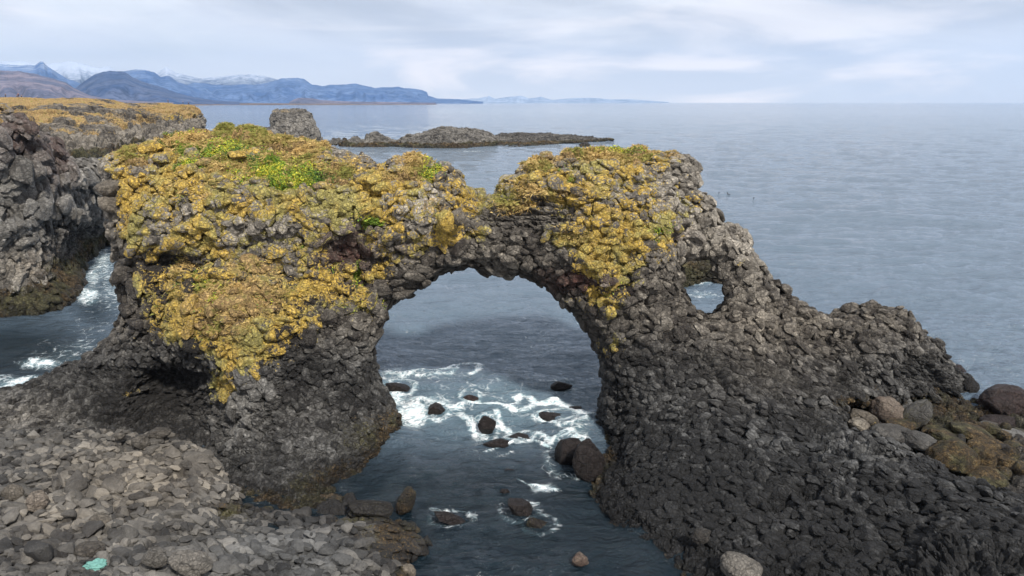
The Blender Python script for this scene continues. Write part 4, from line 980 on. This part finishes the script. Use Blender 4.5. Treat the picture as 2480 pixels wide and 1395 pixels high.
# ================================================================ PLANTS ON THE ARCH (uncountable growth)
def scatter(name, D, weight, n, kind_, cols, hgt, wid, clump, seed, bend=.5, up=.6):
    P, N, Q = D
    r = np.random.default_rng(seed)
    a, b, c, d = (P[Q[:, k]] for k in range(4))
    nrm = np.cross(c - a, d - b); area = np.linalg.norm(nrm, axis=1) + 1e-9; nrm = nrm / area[:, None]
    w = weight[Q[:, 0]]
    cl = sstep(vnoise(a / clump, seed) + .45 * vnoise(a / (clump * .35), seed + 1), -.15, .35)
    w = area * w * cl * (a[:, 2] > 2.5)
    w = w * np.clip(nrm[:, 2] * 1.3 - nrm[:, 1] * .55 + .25, 0, 1)
    w /= w.sum(); f = r.choice(len(Q), n, p=w)
    s, t = r.random((2, n, 1)); base = (a[f] * (1 - s) + b[f] * s) * (1 - t) + (d[f] * (1 - s) + c[f] * s) * t
    nn = nrm[f]; rd = r.normal(size=(n, 3)) * bend
    dr = nn * .6 + np.array([0, 0, up]) + rd; dr /= np.linalg.norm(dr, axis=1)[:, None]
    side = np.cross(dr, r.normal(size=(n, 3))); side /= np.linalg.norm(side, axis=1)[:, None]
    L = hgt * r.uniform(.5, 1.35, (n, 1)); Wd = wid * r.uniform(.7, 1.3, (n, 1))
    droop = np.array([0, 0, -.35]) if kind_ == 'grass' else np.array([0, 0, 0])
    p0 = base - side * Wd * (1 if kind_ == 'grass' else .2); p1 = base + side * Wd * (1 if kind_ == 'grass' else .2)
    if kind_ == 'grass':
        m0 = base + dr * L * .55 + side * Wd * .7; tip = base + dr * L + droop * L + rd * L * .3
        V = np.stack([p0, p1, m0, tip], 1).reshape(-1, 3)
    else:
        o = nn * r.uniform(.0, hgt, (n, 1)); e2 = np.cross(nn, side) + nn * r.normal(0, .35, (n, 1))
        V = np.stack([base + o, base + o + side * Wd + e2 * Wd * .5, base + o + e2 * Wd * 1.5, base + o - side * Wd + e2 * Wd * .5], 1).reshape(-1, 3)
    F = np.arange(4 * n).reshape(n, 4)
    m, tt, bb = new_mat(name)
    at_ = tt.new('ShaderNodeAttribute', attribute_name='tint').outputs[0]
    tt.put(bb.inputs['Base Color'], at_); bb.inputs['Roughness'].default_value = .8; bb.inputs['Specular IOR Level'].default_value = .2
    ob = mesh_obj(name, V, F, m)
    cols = np.array(cols); ph = np.clip(.5 + .75 * vnoise(base / (clump * .8), seed + 5) + r.normal(0, .22, n), 0, .999) * (len(cols) - 1)
    k = ph.astype(int); fr = (ph - k)[:, None]; cc = cols[k] * (1 - fr) + cols[np.minimum(k + 1, len(cols) - 1)] * fr
    cc = cc * r.uniform(.7, 1.25, (n, 1))
    add_attr(ob.data, 'tint', np.repeat(cc, 4, 0))
    return ob
AP, AN, AQ, AG, AGR, AU, AV = ARCHD
visible_side = (AN[:, 1] < .75)
tag(scatter('dry_grass', (AP, AN, AQ), np.clip(AG * 1.25 - .12, 0, 1) * visible_side * (1 - .7 * np.clip(AGR, 0, 1)), 170000, 'grass',
    [(.20, .20, .05), (.28, .23, .07), (.34, .25, .09), (.52, .38, .16), (.38, .25, .09)], .20, .011, 1.3, 5, .45, .35), kind='stuff')
tag(scatter('leafy_ground_cover', (AP, AN, AQ), np.clip(AGR * 1.4 - .12, 0, 1) * visible_side, 60000, 'leaf',
    [(.045, .085, .018), (.07, .13, .025), (.12, .20, .035), (.26, .30, .04), (.55, .46, .04), (.12, .22, .03)], .16, .035, .9, 6), kind='stuff')

# ================================================================ SMALL THINGS
def plain_mat(name, col, rough=.8, spec=.3, var=.25, scale=8):
    m, t, b = new_mat(name)
    n = t.noise(t.new('ShaderNodeTexCoord').outputs['Object'], scale, 4, .6)
    t.put(b.inputs['Base Color'], t.mix(n, tuple(c * (1 - var) for c in col), tuple(min(1, c * (1 + var)) for c in col)))
    b.inputs['Roughness'].default_value = rough; b.inputs['Specular IOR Level'].default_value = spec
    return m
SKIN = plain_mat('skin', (.5, .3, .22)); CLD = plain_mat('dark_clothing', (.018, .02, .03)); HAIR = plain_mat('dark_hair', (.03, .02, .015))
REDC = plain_mat('dark_red_clothing', (.10, .02, .02))
def skinned(name, joints, edges, mat, parent=None, sub=1):
    me = bpy.data.meshes.new(name); me.from_pydata([j[:3] for j in joints], edges, [])
    o = bpy.data.objects.new(name, me); COL.objects.link(o)
    o.modifiers.new('skin', 'SKIN')
    for k, j in enumerate(joints): me.skin_vertices[0].data[k].radius = (j[3], j[3]) if len(j) < 5 else (j[3], j[4])
    me.skin_vertices[0].data[0].use_root = True
    s = o.modifiers.new('sub', 'SUBSURF'); s.levels = s.render_levels = sub
    dg = bpy.context.evaluated_depsgraph_get(); m2 = bpy.data.meshes.new_from_object(o.evaluated_get(dg))
    o.modifiers.clear(); o.data = m2; m2.name = name; m2.materials.clear(); m2.materials.append(mat)
    for p in m2.polygons: p.use_smooth = True
    if parent: o.parent = parent
    return o
def person(px, py, Y, face, label, pose='stand', top=CLD, height=1.75):
    root = bpy.data.objects.new('person', None); COL.objects.link(root)
    c = at(px, py, Y); root.location = c; root.rotation_euler = (0, 0, R(face)); root.scale = (height / 1.75,) * 3
    tag(root, label, 'person')
    cr = pose == 'crouch'; hz = .42 if cr else .93; ty = .12 if cr else 0; sh = hz + (.46 if cr else .50)
    J = [(0, 0, hz, .13, .11), (0, ty * .5, hz + .24, .12, .10), (0, ty, sh, .13, .10), (0, ty, sh + .09, .055), (0, ty + .02, sh + .19, .085, .10), (0, ty + .02, sh + .30, .07)]
    E = [(0, 1), (1, 2), (2, 3), (3, 4), (4, 5)]
    for s in (-1, 1):
        k = len(J)
        if cr: J += [(s * .10, .02, hz - .04, .09), (s * .14, .38, .45, .07), (s * .12, .10, .09, .045), (s * .12, .26, .04, .04)]
        else: J += [(s * .10, 0, hz - .06, .09), (s * .11, .02 * s, .50, .065), (s * .11, -.02 * s, .09, .045), (s * .12, .12, .04, .04)]
        E += [(0, k), (k, k + 1), (k + 1, k + 2), (k + 2, k + 3)]
        k = len(J); hx = .10 if not cr else .3
        J += [(s * .19, ty, sh - .02, .06), (s * .24, ty + (.02 if s < 0 else .05), sh - .30, .045), (s * .20, ty + .18 + hx * .3, sh - .44 if s < 0 else sh - .28, .035), (s * .19, ty + .26 + hx * .3, sh - .47 if s < 0 else sh - .24, .03)]
        E += [(2, k), (k, k + 1), (k + 1, k + 2), (k + 2, k + 3)]
    skinned('body', J, E, SKIN, root)
    Jc = [(a[0], a[1], a[2]) + tuple(q + .022 for q in a[3:]) for a in J[:3]]
    Ec = [(0, 1), (1, 2)]
    for s_, b0 in ((-1, 10), (1, 18)):
        k = len(Jc); Jc += [(J[b0][0], J[b0][1], J[b0][2], .078), (J[b0 + 1][0], J[b0 + 1][1], J[b0 + 1][2], .065), (J[b0 + 2][0], J[b0 + 2][1], J[b0 + 2][2], .05)]
        Ec += [(2, k), (k, k + 1), (k + 1, k + 2)]
    skinned('jacket', Jc, Ec, top, root)
    Jt = [(0, 0, hz, .15, .13)]; Et = []
    for b0 in (6, 14):
        k = len(Jt); Jt += [(J[b0][0], J[b0][1], J[b0][2], .108), (J[b0 + 1][0], J[b0 + 1][1], J[b0 + 1][2], .082), (J[b0 + 2][0], J[b0 + 2][1], J[b0 + 2][2], .06)]
        Et += [(0, k), (k, k + 1), (k + 1, k + 2)]
    skinned('trousers', Jt, Et, CLD, root)
    skinned('hair', [(0, ty - .02, sh + .22, .10, .10), (0, ty - .01, sh + .31, .085, .09)], [(0, 1)], HAIR, root)
    return root
PEO = [(408, 253.2, 345, 20, 'person in dark clothes standing on the headland edge, second from its right end', 'stand', CLD, 1.8),
       (444, 255.0, 348, -60, 'thin dark figure standing alone near the tip of the headland', 'stand', CLD, 1.7),
       (458, 257.0, 350, 90, 'person crouching at the very tip of the headland', 'crouch', CLD, 1.7),
       (14.7, 238.6, 292, 160, 'lone person in dark clothes on the headland at the left edge of the photo', 'stand', CLD, 1.75),
       (42.5, 239.0, 292, 40, 'left one of the three people close together on the headland', 'crouch', CLD, 1.7),
       (46.0, 239.2, 294, 180, 'tallest of the three people close together on the headland', 'stand', REDC, 1.85),
       (52.5, 239.4, 294, -100, 'right one of the three people close together on the headland', 'crouch', CLD, 1.75)]
PEOPLE = [person(*a) for a in PEO]
# put the people on the turf below them
bpy.context.view_layer.update()
dgx = bpy.context.evaluated_depsgraph_get()
from mathutils.bvhtree import BVHTree
def drop(objs, ground, lift=0.0):
    bv = BVHTree.FromObject(ground, dgx)
    for o in objs:
        h = bv.ray_cast(Vector((o.location.x, o.location.y, 60)), Vector((0, 0, -1)))
        if h[0] is not None: o.location.z = h[0].z + lift
bvh = BVHTree.FromObject(head, dgx)
for o in PEOPLE:                                  # stand on the brow of the headland, where they show against the sky or sea
    sx = o.location.x / o.location.y; best = None
    for Y in np.arange(230, 420, 1.0):
        h = bvh.ray_cast(Vector((sx * Y, Y, 60)), Vector((0, 0, -1)))
        if h[0] is not None and (best is None or (h[0].z - H) / Y > best[0]): best = ((h[0].z - H) / Y, Y, h[0].z)
    if best: o.location = (sx * best[1], best[1], best[2] - .04)

def farmhouse():
    root = bpy.data.objects.new('farmhouse', None); COL.objects.link(root); root.location = at(106, 244.0, 3350); root.rotation_euler = (0, 0, R(15))
    tag(root, 'tiny white farmhouse on the coastal plain below the brown hill', 'house')
    wm = plain_mat('white_house_wall', (.8, .8, .8)); rm = plain_mat('grey_roof', (.55, .56, .6))
    def bx(name, x0, x1, y0, y1, z0, z1, mat):
        V = [(x, y, z) for x in (x0, x1) for y in (y0, y1) for z in (z0, z1)]
        return mesh_obj(name, V, [(0, 1, 3, 2), (4, 6, 7, 5), (0, 4, 5, 1), (2, 3, 7, 6), (0, 2, 6, 4), (1, 5, 7, 3)], mat, root)
    bx('wall', -9, 9, -4.5, 4.5, -3, 4.5, wm)
    V = [(-9.5, -5, 4.5), (9.5, -5, 4.5), (9.5, 5, 4.5), (-9.5, 5, 4.5), (-9.5, 0, 8), (9.5, 0, 8)]
    me = bpy.data.meshes.new('roof'); me.from_pydata(V, [], [(0, 1, 5, 4), (2, 3, 4, 5), (0, 4, 3), (1, 2, 5), (3, 2, 1, 0)]); me.materials.append(rm)
    o = bpy.data.objects.new('roof', me); COL.objects.link(o); o.parent = root
farmhouse()

BIRD = plain_mat('dark_plumage', (.03, .03, .035))
b0 = skinned('seabird', [(0, -.22, .07, .05), (0, -.1, .06, .10), (0, .1, .06, .11), (0, .2, .12, .06), (0, .24, .24, .045), (0, .27, .30, .055), (0, .36, .29, .02), (0, .42, .285, .012)], [(k, k + 1) for k in range(7)], BIRD)
birds = [b0]
for k in range(7):
    q = b0.copy(); COL.objects.link(q); birds.append(q)
for o, (px, py) in zip(birds, [(1705, 473), (1723, 479), (1736, 471), (1765, 473), (1822, 484), (1688, 462), (1712, 482), (1221, 438)]):
    o.location = at(px, py, Yz(py)); o.location.z = .02; o.rotation_euler = (0, 0, random.uniform(0, 6.28)); o.scale = (1.5,) * 3
    tag(o, 'dark seabird floating ' + {1705: 'at lower left of the flock off the upper right block', 1723: 'second from left in the flock off the upper right block', 1736: 'highest in the flock off the upper right block of the arch', 1765: 'alone just right of the flock off the upper right block', 1822: 'farthest right on the sea off the arch', 1688: 'nearest the edge of the upper right block', 1712: 'nearest the block under the rest of the flock', 1221: 'in the dip between the two arch shoulders'}[px], 'bird', 'seabirds floating on the sea')

def net():
    V, Fq = ICO
    D = V * (1 + .55 * fbm(V * 2.3 + 4, 4, 3) + .25 * fbm(V * 6, 3, 4))[:, None] * np.array([.30, .20, .11])
    m, t, b = new_mat('turquoise_mesh_cloth')
    p = t.new('ShaderNodeTexCoord').outputs['Object']
    t.put(b.inputs['Base Color'], t.mix(t.noise(p, 14, 5, .7), (.05, .15, .13), (.17, .37, .33))); b.inputs['Roughness'].default_value = .7
    bp = t.new('ShaderNodeBump', {'Strength': .8, 'Distance': .03, 'Height': t.noise(p, 30, 4, .6)}); t.l.new(bp.outputs[0], b.inputs['Normal'])
    o = mesh_obj('fishing_net', D, Fq, m, smooth=True); o.location = at(226, 1350, 17.6)
    tag(o, 'crumpled turquoise scrap of fishing net on the foreground ledge', 'fishing net')
    drop([o], ledge, .10)
net()

# ================================================================ HAZE
def haze():
    x0, x1, y0, y1, z0, z1 = -17000, 17000, -60, 13500, -4.5, 900
    V = [(x, y, z) for x in (x0, x1) for y in (y0, y1) for z in (z0, z1)]
    o = mesh_obj('haze', V, [(0, 1, 3, 2), (4, 6, 7, 5), (0, 4, 5, 1), (2, 3, 7, 6), (0, 2, 6, 4), (1, 5, 7, 3)], None)
    m = bpy.data.materials.new('haze'); m.use_nodes = True; t = NT(m.node_tree); t.n.clear()
    out = t.new('ShaderNodeOutputMaterial'); pv = t.new('ShaderNodeVolumePrincipled')
    pv.inputs['Color'].default_value = (.38, .62, 1.0, 1); pv.inputs['Density'].default_value = 5.0e-5; pv.inputs['Anisotropy'].default_value = .2
    t.l.new(pv.outputs[0], out.inputs['Volume']); o.data.materials.append(m)
    tag(o, kind='stuff')
haze()
